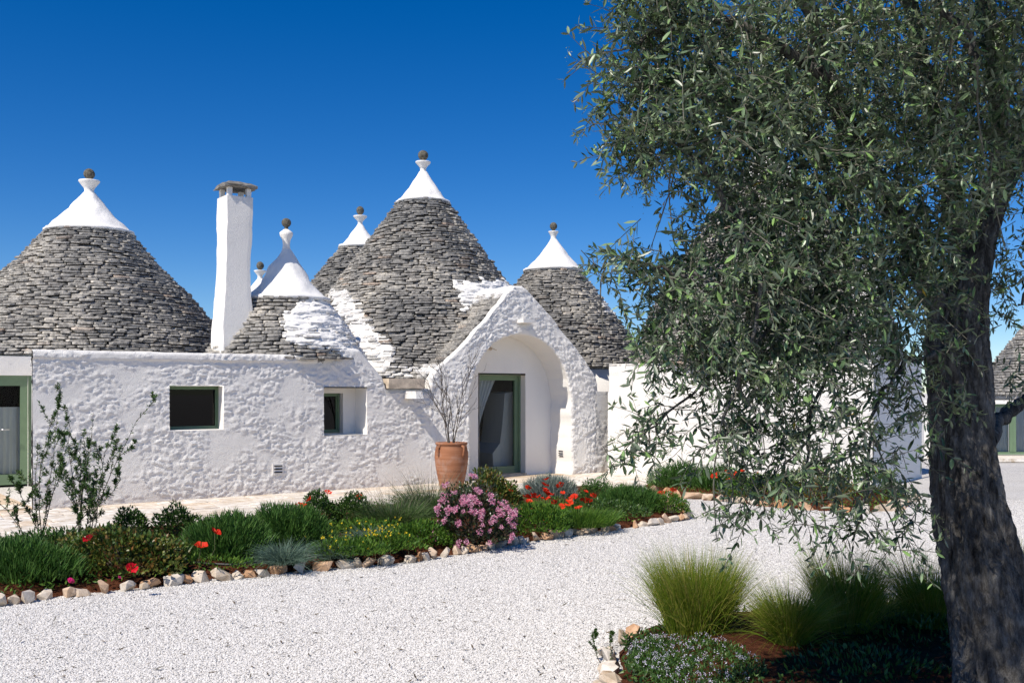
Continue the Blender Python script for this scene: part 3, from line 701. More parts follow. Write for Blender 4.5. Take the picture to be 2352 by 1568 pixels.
# deep splayed window: inner block narrows the opening
i0, i1, i2, i3 = W2[0], W2[1]-0.235, W2[2]+0.02, W2[3]-0.11
mb = MB(); frame = [(W2[0], W2[1], W2[2], W2[3])]
Pf = [fw(u, h, -0.415) for u, h in ((W2[0], W2[2]), (W2[1], W2[2]), (W2[1], W2[3]), (W2[0], W2[3]))]; Pb = [fw(u, h, o) for o in (-0.415, -0.58) for u, h in ((i0, i2), (i1, i2), (i1, i3), (i0, i3))]
mb.add(Pf+Pb, [(0, 1, 5, 4), (1, 2, 6, 5), (2, 3, 7, 6), (3, 0, 4, 7), (4, 5, 9, 8), (5, 6, 10, 9), (6, 7, 11, 10), (7, 4, 8, 11)]); part(mb, 'window_reveal', [M_SMOOTH], tB)
make_window(tB, i0-0.01, i1-0.01, i2+0.01, i3, -0.56)
vents(tB, *[(fac(636, 1076)[0]), 0.405], 0.035)
rB = under_roof('B', tB)
polyB = [(688, 692), (775, 684), (842, 790), (840, 830), (770, 806), (690, 792), (640, 762), (655, 735)]
emit_stones(cone_stones('B', 0.062, (0.18, 0.40), seed=2, white=lambda P: inpoly(proj(P)[0], polyB)), rB, 240, lambda p: p[1] < 815)
def plaster_patch(key, polys, parent, lift, a_range, hrange, seed, name='whitewash_patch'):
    """limewash dragged over part of a roof, uneven and broken at its edge"""
    (cx, cy), p = CONES[key]; tc = math.atan2(-cy, -cx); A1 = np.linspace(tc+a_range[0], tc+a_range[1], 150); H1 = np.linspace(*hrange, 100); aa, hh2 = np.meshgrid(A1, H1)
    rr = np.interp(hh2, [q[0] for q in p], [q[1] for q in p]); P = np.stack([cx+rr*np.cos(aa), cy+rr*np.sin(aa), hh2], -1).reshape(-1, 3); px = proj(P)
    nz = fbm(P*np.array([4, 4, 16])+seed, 4, seed); px2 = px+np.stack([fbm(P*5+3, 3, seed+1), fbm(P*5+9, 3, seed+2)], 1)*26
    d = lift+nz*0.075; er = np.stack([np.cos(aa), np.sin(aa), aa*0], -1).reshape(-1, 3); keep = np.array([any(inpoly(q, k) for k in polys) for q in px2])
    V = P+er*(np.where(keep, d, d-0.05))[:, None]; idx = np.arange(len(V)).reshape(aa.shape); Q = np.stack([idx[:-1, :-1], idx[:-1, 1:], idx[1:, 1:], idx[1:, :-1]], -1).reshape(-1, 4)
    mb = MB(); mb.add(V, [Q[keep[Q].any(1)]]); return part(mb, name, [M_CAP], parent, True)
plaster_patch('B', [polyB], tB, 0.022, (-0.2, 1.5), (2.22, 3.26), 5)
cap_and_finial('B', tB, 4.16, 0.075, 0.1, 0.088, True, seed=21)
# chimney
ch = np.array([-4.712, 16.87, 0]); w2 = 0.46
mb = MB(); zz = np.linspace(2.05, 4.93, 34); V = []
nside = 7
for z in zz:
    k = sstep(4.9, 2.1, z); wd = (w2-0.02+0.02*math.sin(z*3))*(1+0.20*k*k)/2; cc = ch+UP*z-T*0.03*k+T*0.022*sstep(3.5, 5, z)
    ring = []
    for (ax0, ax1, s0) in ((T, N, 1), (-N, T, 1), (-T, -N, 1), (N, -T, 1)):
        for q in np.linspace(-1, 1, nside, endpoint=False): ring.append(cc+ax1*wd+ax0*wd*q*(1 if abs(q) < 0.99 else 0.97))
    V.append(ring)
V = np.array(V); n = V.shape[1]; V = V.reshape(-1, 3); V += fbm(V*4.0, 3, 8)[:, None]*np.tile(np.array([[0.016, 0.016, 0]]), (len(V), 1))+fbm(V*14, 2, 9)[:, None]*0.004
i = np.arange(len(zz)-1)[:, None]*n; j = np.arange(n)[None, :]; k = (j+1) % n
mb.add(V, [np.stack([i+j, i+k, i+k+n, i+j+n], -1).reshape(-1, 4), np.array([[(len(zz)-1)*n+q for q in range(n)]])]); chm = part(mb, 'chimney', [M_PLASTER], tB, False)
for a, b in ((-1, -1), (1, -1), (1, 1), (-1, 1)):
    mb = MB(); mb.box(ch+T*(0.022+a*0.165)+N*b*0.165+UP*4.99, (T, N, UP), (0.075, 0.075, 0.18)); part(mb, 'cap_post', [M_SMOOTH], chm)
r = np.random.default_rng(4); mb = MB()
for z, hw in ((5.075, 0.30), (5.11, 0.295), (5.16, 0.20), (5.20, 0.10)):
    ring = []
    for q in range(24):
        a = q/24*2*math.pi; e = 1/max(abs(math.cos(a)), abs(math.sin(a))); rad = hw*e**0.9*(1+r.normal()*0.04)
        ring.append(ch+T*(0.022+math.cos(a)*rad)+N*math.sin(a)*rad+UP*(z+r.normal()*0.012))
    V = ring if z == 5.075 else V+ring
i = np.arange(3)[:, None]*24; j = np.arange(24)[None, :]; k = (j+1) % 24
mb.add(V, [np.stack([i+j, i+k, i+k+24, i+j+24], -1).reshape(-1, 4), np.array([list(range(72, 96)), list(range(23, -1, -1))])]); part(mb, 'cap_slab', [M_SLAB], chm)

# ------------------------------------------------------------------ trullo C: the tall cone with the arched porch
cC = CONES['C'][0]; GOF = 0.07
tC = thing('trullo', (cC[0], cC[1], 0), 'tallest grey stone cone with white tip, above the gabled arched porch', 'house')
rC = under_roof('C', tC, lambda c: 6.7 < (c-O)@T < 10.3 and (c-O)@N > -1.3 and c[2] < 3.3)
polyC = [(755, 660), (800, 664), (845, 735), (900, 800), (905, 840), (880, 890), (850, 880), (800, 760)]
polyC2 = [(1040, 640), (1200, 650), (1180, 690), (1120, 688), (1062, 712)]
polyC3 = [(862, 838), (1010, 838), (1000, 900), (870, 900)]
def whC(P):
    p = proj(P)[0]; return inpoly(p, polyC) or inpoly(p, polyC2) or (inpoly(p, polyC3) and rng.random() < 0.75)
inner = []; aL, aR, spr, apx = 7.31, 9.75, 1.41, 2.75
inn = [(aL, h) for h in np.linspace(-0.05, spr, 24)[:-1]]
for a in np.linspace(math.pi, 0, 61): inn.append(((aL+aR)/2+(aR-aL)/2*math.cos(a), spr+(apx-spr)*math.sin(a)**0.94))
inn += [(aR, h) for h in np.linspace(spr, -0.05, 24)[1:]]; inn = np.array(inn)
outp = np.array([(6.50, -0.05), (6.50, 1.90), (6.62, 2.07), (7.10, 2.46), (7.70, 3.02), (8.22, 3.58), (8.33, 3.67), (8.55, 3.69), (8.68, 3.62), (9.2, 3.18), (9.92, 2.50), (10.42, 1.98), (10.46, 1.85), (10.46, -0.05)])
def resample(P, n, w=None):
    L = np.concatenate([[0], np.cumsum(np.linalg.norm(np.diff(P, axis=0), axis=1))]); s = np.linspace(0, L[-1], n); return np.stack([np.interp(s, L, P[:, 0]), np.interp(s, L, P[:, 1])], 1)
ns = 360; A_ = resample(inn, ns)
# outer points matched piecewise: sides to sides, slopes to the arch
def seg(P, i, j, n, last=False): return resample(P[i:j+1], n+1)[:n+1 if last else n]
Ls = np.concatenate([[0], np.cumsum(np.linalg.norm(np.diff(inn, axis=0), axis=1))]); s = np.linspace(0, Ls[-1], ns)
kL = int(np.searchsorted(s, Ls[22])); kR = int(np.searchsorted(s, Ls[-24])); kM = (kL+kR)//2
B_ = np.concatenate([seg(outp, 0, 1, kL), seg(outp, 1, 7, kM-kL), seg(outp, 7, 12, kR-kM), seg(outp, 12, 13, ns-kR-1, True)])[:ns]
B_ = B_+np.stack([fbm(np.stack([B_[:, 0]*3.5, B_[:, 1]*3.5, B_[:, 0]*0], 1), 3, 71), fbm(np.stack([B_[:, 0]*3.5, B_[:, 1]*3.5, B_[:, 0]*0], 1), 3, 72)], 1)*0.03; A_ = A_+np.stack([fbm(np.stack([A_[:, 0]*4, A_[:, 1]*4, A_[:, 0]*0], 1), 3, 73), A_[:, 0]*0], 1)*0.025
nr = 60; mb = MB(); V = []
for q in np.linspace(0, 1, nr):
    G = A_*(1-q)+B_*q; d = plaster_relief(G[:, 0], G[:, 1], 1.15, 1.35)+0.0
    edge = min(q, 1)*1.0; d = d-0.05*max(0, 1-q/0.06)**2*0.5-0.05*max(0, 1-(1-q)/0.05)**2*sstep(1.6, 1.9, G[:, 1])
    V.append(O+np.outer(G[:, 0], T)+np.outer(GOF*sstep(6.45, 7.4, G[:, 0])+d+0.04*(1-np.clip(G[:, 1]/3, 0, 1)), N)+np.outer(G[:, 1], UP))
front = np.concatenate(V); idx = np.arange(nr*ns).reshape(nr, ns); mb.add(front, [np.stack([idx[:-1, :-1], idx[1:, :-1], idx[1:, 1:], idx[:-1, 1:]], -1).reshape(-1, 4)[:, ::-1]])
NB = GOF-0.62                                            # back plane of the niche
dd = np.linspace(0, 1, 16); V = []
for q in dd:
    bk = O+np.outer(A_[:, 0], T)+np.outer(np.full(ns, NB-0.02), N)+np.outer(A_[:, 1], UP); r_ = fbm(np.stack([A_[:, 0]*2+A_[:, 1]*2, A_[:, 1]*2, A_[:, 0]*0+q*1.5], 1), 3, 6)*0.02*math.sin(q*math.pi)
    V.append(front[:ns]*(1-q)+bk*q+r_[:, None]*UP*0.6)
mb.add(np.concatenate(V), [np.stack([idx[:15, :-1], idx[:15, 1:], idx[1:16, 1:], idx[1:16, :-1]], -1).reshape(-1, 4)], 0, 1)
V = []
for q in np.linspace(0, 1, 8):                            # thickness of the gable above the roof
    f0 = front[-ns:]; V.append(f0-N*0.13*q-UP*0.05*q*q+UP*(0.03*math.sin(q*3)*fbm(f0*5+q*2, 3)[:, None]))
mb.add(np.concatenate(V), [np.stack([idx[:7, :-1], idx[1:8, :-1], idx[1:8, 1:], idx[:7, 1:]], -1).reshape(-1, 4)[:, ::-1]])
part(mb, 'gable_wall', [M_PLASTER, M_SMOOTH], tC, True)
# back wall of the niche, with the door opening
D0, D1 = fac(1098, 857, NB)[0], fac(1207, 857, NB)[0]; DH = fac(1150, 857, NB)[1]
us = lines(7.2, 9.86, 0.03, (D0, D1)); hs = lines(-0.05, 2.82, 0.03, (DH,))
mb = MB(); grid_wall(mb, us, hs, lambda u, h, d: O+np.outer(u, T)+np.outer(np.where(d < -0.1, NB+d, NB+d*0.4), N)+np.outer(h, UP), [(D0, D1, -0.06, DH, 0.25)], rough=0.35, outside=lambda u, h: (h > spr) & ((((u-8.53)/1.30)**2+((h-spr)/1.40)**2) > 1)); part(mb, 'niche_wall', [M_SMOOTH], tC, True)
DO = NB-0.20
mb = MB(); frame_box(mb, D0, D1, 0.04, DH, DO, 0.05, 0.08); dC = part(mb, 'door', [M_GREEN], tC)
mb = MB(); frame_box(mb, D0+0.05, D1-0.05, 0.09, DH-0.05, DO-0.012, 0.085, 0.06); part(mb, 'frame', [M_GREEN], dC)
mb = MB(); mb.box(fw((D0+D1)/2, (0.04+DH)/2, DO-0.02), (T, N, UP), (D1-D0-0.26, 0.008, DH-0.04-0.26)); part(mb, 'pane', [M_GLASS], dC)
mb = MB(); mb.box(fw((D0+D1)/2, 0.012, DO+0.1), (T, N, UP), (D1-D0-0.01, 0.3, 0.05)); part(mb, 'threshold', [M_TAN], dC)
mb = MB(); P = [fw(u, h, o) for o in (DO-0.05, DO-2.4) for u, h in ((D0-0.6, 0.0), (D1+0.7, 0.0), (D1+0.7, DH+0.3), (D0-0.6, DH+0.3))]
mb.add(P, [(4, 5, 6, 7), (0, 1, 5, 4), (1, 2, 6, 5), (2, 3, 7, 6), (3, 0, 4, 7)]); part(mb, 'room', [M_ROOM], tC)
curtain(D0+0.02, D0+0.66, 0.15, DH-0.06, DO-0.10, dC, 7, 0.75)
mb = MB(); q = [(8.62, 0.02), (8.60, 0.42), (8.78, 0.62), (8.84, 0.98), (8.90, 1.62), (9.10, 1.66), (9.4, 1.66), (9.4, 0.02)]; k = len(q)   # pale solid behind the pane, added to stand in for a reflection
V = [fw(u, h, DO-0.22) for u, h in q]+[fw(u, h, DO-0.9) for u, h in q]; mb.add(V, [tuple(range(k)), tuple(range(2*k-1, k-1, -1))]+[(i, (i+1) % k, (i+1) % k+k, i+k) for i in range(k)]); part(mb, 'reflection_shape', [M_CAP], tC)
mb = MB(); sphere(mb, fw(8.20, 2.49, NB+0.06), 0.035); mb.tube([fw(8.20, 2.49, NB-0.02), fw(8.20, 2.50, NB+0.10), fw(8.30, 2.46, NB+0.12)], 0.008, 6); part(mb, 'lamp_bracket', [M_TAN], tC, True)
# small ledge stone over the arch, spout, gutter stone, side pier, vent
mb = MB(); mb.box(fw(8.55, 3.00, GOF+0.07), (T, N, UP), (0.26, 0.26, 0.07)); part(mb, 'ledge_stone', [M_PLASTER], tC)
mb = MB(); mb.box(fw(6.03, 1.60, 0.16), (T, N, UP), (0.15, 0.55, 0.13), taper=0.85); part(mb, 'water_spout', [M_WSTONE], tC)
mb = MB(); mb.box(fw(5.98, 1.80, -0.05), (T, N, UP), (0.74, 0.26, 0.17), taper=0.97); part(mb, 'gutter_stone', [M_TAN], tC)
us = lines(10.40, 11.02, 0.03); hs = lines(-0.05, 1.66, 0.03); mb = MB(); grid_wall(mb, us, hs, lambda u, h, d: O+np.outer(u, T)+np.outer(0.125+d, N)+np.outer(h, UP)); mb.box(fw(10.65, 1.645, -0.21), (T, N, UP), (0.5, 0.4, 0.03)); mb.box(fw(11.0, 0.8, -0.13), (T, N, UP), (0.03, 0.4, 1.66)); part(mb, 'pier', [M_PLASTER], tC, True)
mb = MB(); q = fw(9.735, 0.42, NB+0.34)
for k in (-1, 0, 1):
    mb.box(q+UP*0.045*k, (N, T, UP), (0.13, 0.01, 0.016))
part(mb, 'vent_slots', [M_BLACK], tC)
# saddle roof behind the gable
stones = cone_stones('C', 0.050, (0.16, 0.40), seed=3, white=whC, hmin=1.90, skip=lambda P: ((P-O)@N > -0.12) or (6.7 < (P-O)@T < 10.3 and P[2] < np.interp((P-O)@T, outp[1:-1, 0], outp[1:-1, 1])-0.28 and (P-O)@N > -2.0))
r = np.random.default_rng(55)
for side in (-1, 1):
    sl_ = outp[1:8] if side < 0 else outp[7:13][::-1]
    L = np.concatenate([[0], np.cumsum(np.linalg.norm(np.diff(sl_, axis=0), axis=1))]); s0 = 0.0
    while s0 < L[-1]-0.08:
        stp = 0.070*r.uniform(0.85, 1.2); sm = s0+stp/2; u = np.interp(sm, L, sl_[:, 0]); h = np.interp(sm, L, sl_[:, 1])-0.10; s0 += stp; d_ = 0.10+r.uniform(0, 0.1)
        while d_ < 3.0:
            ln = r.uniform(0.18, 0.4); P = fw(u+side*-0.0, h+r.normal()*0.008, -(d_+ln/2)); d_ += ln
            if math.hypot(P[0]-cC[0], P[1]-cC[1]) < prof_r('C', max(P[2], 1.85))-0.08: break
            if inside_other('C', P): break
            ey = T*side; ez = UP; ex = np.cross(ey, ez); tl = -0.15+r.normal()*0.05
            ey2 = ey*math.cos(tl)+ez*math.sin(tl); ez2 = np.cross(ex, ey2)
            stones.append(dict(P=P, ax=(ex, ey2, ez2), d=(ln-0.006, 0.26, stp*0.86), w=whC(P) or sm > L[-1]-0.22, v=int(r.integers(14)), rnd=r.random()))
emit_stones(stones, rC, 300, lambda p: 740 < p[0] < 1220)
mb = MB(); V = [];
for q in np.linspace(0.12, 3.0, 6): V += [fw(u, h-0.16, -q) for u, h in outp[1:13]]
n = 12; i = np.arange(5)[:, None]*n; j = np.arange(n-1)[None, :]; mb.add(V, [np.stack([i+j, i+j+1, i+j+1+n, i+j+n], -1).reshape(-1, 4)]); part(mb, 'saddle_roof', [M_WSTONE], tC, True)
mb = MB(); V = []                                        # limewashed ridge
for q in np.linspace(0.10, 2.3, 16):
    for a in np.linspace(-1, 1, 9): V.append(fw(8.44+a*0.30, 3.70-0.02*q-0.30*abs(a)**1.3*1.0, -q))
n = 9; i = np.arange(15)[:, None]*n; j = np.arange(n-1)[None, :]; V = np.array(V); V += fbm(V*5, 3, 3)[:, None]*0.03; mb.add(V, [np.stack([i+j, i+j+1, i+j+1+n, i+j+n], -1).reshape(-1, 4)]); part(mb, 'ridge', [M_CAP], tC, True)
plaster_patch('C', [polyC], tC, 0.012, (-1.5, -0.2), (1.9, 4.2), 8); plaster_patch('C', [polyC2], tC, 0.03, (-0.3, 1.2), (3.2, 4.2), 9)
cap_and_finial('C', tC, 6.40, 0.075, 0.165, 0.112, seed=31)

# ------------------------------------------------------------------ trulli D, E, F behind
for key, lab, apex, nk, sc, br, cnt, sd in (
  ('D', 'grey stone cone with white tip peeping out behind the tallest cone', 5.93, 0.07, 0.175, 0.112, 120, 41),
  ('E', 'distant white finial with stone ball rising just behind the chimney', 4.78, 0.08, 0.17, 0.11, 10, 51),
  ('F', 'steep grey stone cone with white tip between the porch gable and the olive tree', 5.33, 0.075, 0.125, 0.10, 260, 61)):
    c = CONES[key][0]; t_ = thing('trullo', (c[0], c[1], 0), lab, 'house'); drum(key, t_); rf = under_roof(key, t_)
    polyF = [(1372, 672), (1440, 700), (1430, 735), (1385, 715)]
    emit_stones(cone_stones(key, 0.052, (0.17, 0.40), seed=sd, white=(lambda P: inpoly(proj(P)[0], polyF)) if key == 'F' else None, hmin=None if key == 'F' else 2.9), rf, cnt, lambda p: p[1] < (850 if key == 'F' else 690))
    cap_and_finial(key, t_, apex, nk, sc, br, seed=sd)

# ------------------------------------------------------------------ trullo G behind the olive tree
cG = CONES['G'][0]; tG = thing('trullo', (cG[0], cG[1], 0), 'sunlit whitewashed house with grey stone cone, mostly hidden behind the olive tree', 'house')
GA, GB = np.array([1.95, 19.95, 0]), np.array([6.1, 16.8, 0]); gt = (GB-GA)/np.linalg.norm(GB-GA); gn = np.array([gt[1], -gt[0], 0]); gl = np.linalg.norm(GB-GA)
mb = MB(); us = lines(0, gl, 0.05); hs = lines(-0.05, 2.2, 0.045)
grid_wall(mb, us, hs, lambda u, h, d: GA+np.outer(u, gt)+np.outer(d*0.7+0.05*(h < 1.66), gn)+np.outer(h, UP))
g2 = np.array([0.6, 0.8, 0])
grid_wall(mb, lines(0, 3.0, 0.06), hs, lambda u, h, d: GB+np.outer(u, g2)+np.outer(d*0.5, np.array([0.8, -0.6, 0]))+np.outer(h, UP))
mb.box((GA+GB)/2-gn*0.3+UP*2.19, (gt, gn, UP), (gl, 0.62, 0.04)); mb.box(GB+g2*1.5-np.array([0.8, -0.6, 0])*0.3+UP*2.188, (g2, gn, UP), (3.0, 0.62, 0.035))
part(mb, 'wall', [M_PLASTER], tG, True); drum('G', tG, inset=0.2); rG = under_roof('G', tG)
emit_stones(cone_stones('G', 0.068, seed=71), rG, 200, lambda p: 1380 < p[0] < 1700 and p[1] < 840)
cap_and_finial('G', tG, 6.9, 0.08, 0.16, 0.11, seed=71)
mb = MB(); q = at(1992, 800, 18.4); mb.box((q[0], q[1], 2.9), (T, N, UP), (0.42, 0.42, 2.2), taper=0.9); gch = part(mb, 'chimney', [M_PLASTER], tG)
mb = MB(); mb.box((q[0], q[1], 4.06), (T, N, UP), (0.62, 0.62, 0.07)); part(mb, 'cap_slab', [M_SLAB], gch)

# ------------------------------------------------------------------ trullo H, far right, with curtained green doors
cH = CONES['H'][0]; tH = thing('trullo', (cH[0], cH[1], -0.45), 'distant stone-roofed house with curtained green doors beyond the olive trunk', 'house')
zH = 31.0; hx0, hx1 = (2285-1176)/FOC*zH, (2420-1176)/FOC*zH; hz0 = EYE-(1047-HOR)/FOC*zH; hz1 = hz0+1.62
mb = MB(); X = np.array([1.0, 0, 0]); Yv = np.array([0, -1.0, 0])
def hw_(u, h, d): return np.outer(u, X)+np.outer(np.full_like(u, zH), -Yv)+np.outer(d, Yv)+np.outer(h, UP)
grid_wall(mb, lines(hx0-2.2, hx1+3, 0.15, (hx0, hx1)), lines(hz0-0.3, hz1+0.12, 0.12, (hz0, hz1)), hw_, [(hx0, hx1, hz0, hz1, 0.2)], rough=0.4); part(mb, 'wall', [M_SMOOTH], tH, True)
def fh(u, h, off): return np.array([u, zH-off, h])
mid = (2352-1176)/FOC*zH+0.02
for a, b in ((hx0, mid-0.3), (mid-0.3, hx1)):
    mb = MB(); um_, hm_ = (a+b)/2, (hz0+hz1)/2; ax = (X, Yv, UP)
    for cc, dm in ((fh(um_, hz1-0.05, -0.15), (b-a-0.004, 0.06, 0.1)), (fh(um_, hz0+0.06, -0.15), (b-a-0.004, 0.06, 0.12)), (fh(a+0.05, hm_, -0.15), (0.096, 0.06, hz1-hz0-0.22)), (fh(b-0.05, hm_, -0.15), (0.096, 0.06, hz1-hz0-0.22))): mb.box(cc, ax, dm)
    dd_ = part(mb, 'door', [M_GREEN], tH); mb = MB(); mb.box(fh(um_, hm_, -0.16), ax, (b-a-0.19, 0.008, hz1-hz0-0.21)); part(mb, 'pane', [M_GLASS], dd_)
    curtain(a+0.08, b-0.08, hz0+0.1, hz1-0.1, -0.24, dd_, 5, 0.0, 'curtain', fh)
mb = MB(); mb.box(((hx0+hx1)/2, zH-0.7, hz0-0.03), ax, (6, 1.6, 0.1)); part(mb, 'doorstep', [M_PAVE], tH)
rH = under_roof('H', tH); emit_stones(cone_stones('H', 0.09, (0.25, 0.5), seed=81), rH, 60)
cap_and_finial('H', tH, 5.9, 0.1, 0.2, 0.12, seed=81); drum('H', tH, -1.0, 0.35)

# ------------------------------------------------------------------ plant geometry (vectorised)
def unit(v): return v/(np.linalg.norm(v, axis=-1, keepdims=True)+1e-9)
def leaf_mesh(mb, P, D, L, W, r, fold=0.25, rnd=None, mat=0, up=None, curl=0.0):
    """lance-shaped folded leaves, base P, direction D, length L, width W"""
    n = len(P); D = unit(D); R = unit(r.normal(size=(n, 3))) if up is None else unit(up+r.normal(size=(n, 3))*0.35)
    S = unit(np.cross(D, R)); Nn = np.cross(S, D); L = np.broadcast_to(L, (n,))[:, None]; W = np.broadcast_to(W, (n,))[:, None]
    c1 = P+D*L*0.48-Nn*W*fold*0.5; a1 = P+D*L*0.46+S*W*0.5; b1 = P+D*L*0.46-S*W*0.5; tp = P+D*L-Nn*L*curl
    V = np.stack([P, a1, c1, b1, tp], 1).reshape(-1, 3); i = np.arange(n)[:, None]*5
    F = np.concatenate([i+np.array([[0, 1, 2]]), i+np.array([[0, 2, 3]]), i+np.array([[1, 4, 2]]), i+np.array([[2, 4, 3]])])
    rn = r.random(n) if rnd is None else rnd; return mb.add(V, [F], np.repeat(rn, 5), mat)
def oval_leaf_mesh(mb, P, D, L, W, r, rnd, up, fold=0.22, curl=0.05):
    n = len(P); D = unit(D); R = unit(up+r.normal(size=(n, 3))*0.45); S = unit(np.cross(D, R)); Nn = np.cross(S, D); L = np.broadcast_to(L, (n,))[:, None]; W = np.broadcast_to(W, (n,))[:, None]; V = [P]
    for q, k in ((0.28, 0.82), (0.66, 0.92)):
        c = P+D*L*q-Nn*L*curl*q*q; V += [c+S*W*0.5*k+Nn*W*fold*0.4, c-Nn*W*fold*0.2, c-S*W*0.5*k+Nn*W*fold*0.4]
    V += [P+D*L-Nn*L*curl]; V = np.stack(V, 1).reshape(-1, 3); i = np.arange(n)[:, None]*8
    Tr = np.concatenate([i+np.array([t]) for t in ((0, 1, 2), (0, 2, 3), (4, 7, 5), (5, 7, 6))]); Q = np.concatenate([i+np.array([t]) for t in ((1, 4, 5, 2), (2, 5, 6, 3))])
    return mb.add(V, [Tr, Q], np.repeat(rnd, 8))
def blade_mesh(mb, P, D, L, W, droop, r, segs=5, rnd=None, mat=0):
    n = len(P); D = unit(D); L = np.broadcast_to(L, (n,)); W = np.broadcast_to(W, (n,)); droop = np.broadcast_to(droop, (n,))
    S = unit(np.cross(D, unit(r.normal(size=(n, 3))))); hz = D.copy(); hz[:, 2] = 0; hz = unit(hz+r.normal(size=(n, 3))*0.02); V = []
    for k in range(segs+1):
        s = k/segs; c = P+D*(L*s)[:, None]+hz*(L*droop*s*s*0.55)[:, None]-UP*(L*droop*s**2.4)[:, None]; wd = (W*(1-s**1.6)*0.5)[:, None]
        if k < segs: V += [c-S*wd, c+S*wd]
        else: V += [c]
    m = 2*segs+1; V = np.stack(V, 1).reshape(-1, 3); i = np.arange(n)[:, None]*m
    Q = np.concatenate([i+np.array([[2*k, 2*k+1, 2*k+3, 2*k+2]]) for k in range(segs-1)]); Tt = i+np.array([[2*segs-2, 2*segs-1, 2*segs]])
    rn = r.random(n) if rnd is None else rnd; return mb.add(V, [Q, Tt], np.repeat(rn, m), mat)
def ball_pts(n, r, flat=0.0, shell=0.45):
    d = unit(r.normal(size=(n, 3))); d[:, 2] = np.abs(d[:, 2])*(1)+flat; d = unit(d); q = (shell+(1-shell)*r.random(n))**0.6; return d*q[:, None], d
def single(name, mb, mats, label, cat, base, group=None):
    o = mb.build(name, mats, None, False, origin=base); o.location = [float(v) for v in base]; return tag(o, label, cat, group)
def mound(name, base, size, n, L, W, m, label, cat, seed, group=None, lump=0.25, upb=0.6, stems=True):
    """bushy plant: leaves on short shoots through a lumpy dome"""
    r = np.random.default_rng(seed); t_ = thing(name, base, label, cat, group); P, d = ball_pts(n, r)
    P = P*(1+lump*fbm(d*2.2+seed, 2, seed)[:, None])*np.array(size); P[:, 2] = np.abs(P[:, 2]); W_ = P+np.array(base)
    D = unit(d*np.array([1, 1, 1.0])+UP*upb+r.normal(size=(n, 3))*0.55); mb = MB()
    leaf_mesh(mb, W_, D, L*r.uniform(0.6, 1.25, n), W*r.uniform(0.7, 1.2, n), r); part(mb, 'foliage', [m], t_)
    if stems:
        mb = MB()
        for k in range(14):
            e = P[r.integers(n)]*0.8; mb.tube([np.array(base)+np.array([e[0]*0.12, e[1]*0.12, -0.02]), np.array(base)+e*np.array([0.5, 0.5, 0.6]), np.array(base)+e], [0.007, 0.005, 0.003], 4, cap=False)
        part(mb, 'stems', [M_TWIG], t_)
    return t_
def tuft(name, base, n, L, W, m, label, cat, seed, spread=0.5, droop=0.5, rad=0.06, group=None, segs=5, seeds=0, lean=0.0):
    r = np.random.default_rng(seed); a = r.uniform(0, 2*math.pi, n); q = np.sqrt(r.random(n)); P = np.stack([np.cos(a)*q*rad, np.sin(a)*q*rad, np.full(n, -0.01)], 1)+np.array(base)
    tl = spread*(q**0.8)*r.uniform(0.5, 1.3, n); a2 = a+r.normal(size=n)*0.5; D = np.stack([np.cos(a2)*np.sin(tl)+lean, np.sin(a2)*np.sin(tl), np.cos(tl)], 1)
    wild = r.random(n) < 0.09; D[wild] = unit(D[wild]*np.array([2.0, 2.0, 1.0])+r.normal(size=(wild.sum(), 3))*0.12); dr = droop*r.uniform(0.4, 1.3, n)*np.where(wild, 1.7, 1.0)
    mb = MB(); blade_mesh(mb, P, D, L*r.uniform(0.55, 1.08, n), W, dr, r, segs); mats = [m]
    if seeds:
        mats.append(M_STRAW); P2 = P[:seeds]; blade_mesh(mb, P2, D[:seeds]+UP*0.5, L*r.uniform(1.1, 1.7, seeds), W*0.8, 0.25, r, 6, mat=1)
    return single(name, mb, mats, label, cat, base, group)
def lavender(name, base, size, n, L, m, label, seed, cat='shrub', W=0.008, group=None):
    """dome of upright narrow shoots"""
    r = np.random.default_rng(seed); t_ = thing(name, base, label, cat, group); P, d = ball_pts(n, r, 0.15, 0.3); P = P*(1+0.18*fbm(d*2.5+seed, 2, seed)[:, None])*np.array(size)
    mb = MB(); D = unit(d*np.array([0.55, 0.55, 0.3])+UP*0.9+r.normal(size=(n, 3))*0.22); blade_mesh(mb, P+np.array(base)-D*L*0.4, D, L*r.uniform(0.6, 1.2, n), W, 0.15, r, 3); part(mb, 'foliage', [m], t_)
    k = n//3; mb = MB(); leaf_mesh(mb, P[:k]*0.86+np.array(base), D[:k]+r.normal(size=(k, 3))*0.5, L*0.5, W*1.1, r); part(mb, 'inner_shoots', [m], t_); return t_

SOIL = 0.10
def b_(X, Y, h=SOIL):
    p = gp(X, Y, 0.0); k = (p[1]-0.22)/p[1]; return np.array([p[0]*k, p[1]*k, h])
# ---- main bed, left to right
lavender('lavender_clump', b_(40, 1342), (0.60, 0.44, 0.33), 7500, 0.10, M_LAV, 'dark green lavender clump at the corner beside the rose bush', 1, W=0.009)
mound('rose_bush', b_(285, 1324), (0.54, 0.38, 0.38), 3600, 0.050, 0.034, M_ROSE, 'low bronze-green rose bush with a few red blooms by the stone edging', 'rose', 2, lump=0.4)
mound('box_bush', b_(300, 1252), (0.20, 0.19, 0.34), 2600, 0.035, 0.016, M_BOX, 'small round dark box bush beside the tall twiggy shrub', 'bush', 3)
mound('leafy_bush', b_(405, 1252), (0.25, 0.22, 0.38), 2300, 0.042, 0.018, M_BOX, 'small loose green bush between round box bush and large lavender', 'bush', 4, lump=0.45)
lavender('lavender_clump', b_(522, 1292), (0.46, 0.46, 0.42), 9000, 0.09, M_LAV, 'near half of the big lavender mound, with two poppies in front', 5, W=0.009)
lavender('lavender_clump', b_(662, 1268), (0.52, 0.48, 0.42), 9500, 0.09, M_LAV, 'far half of the big lavender mound, beside the clipped box bushes', 6, W=0.009)
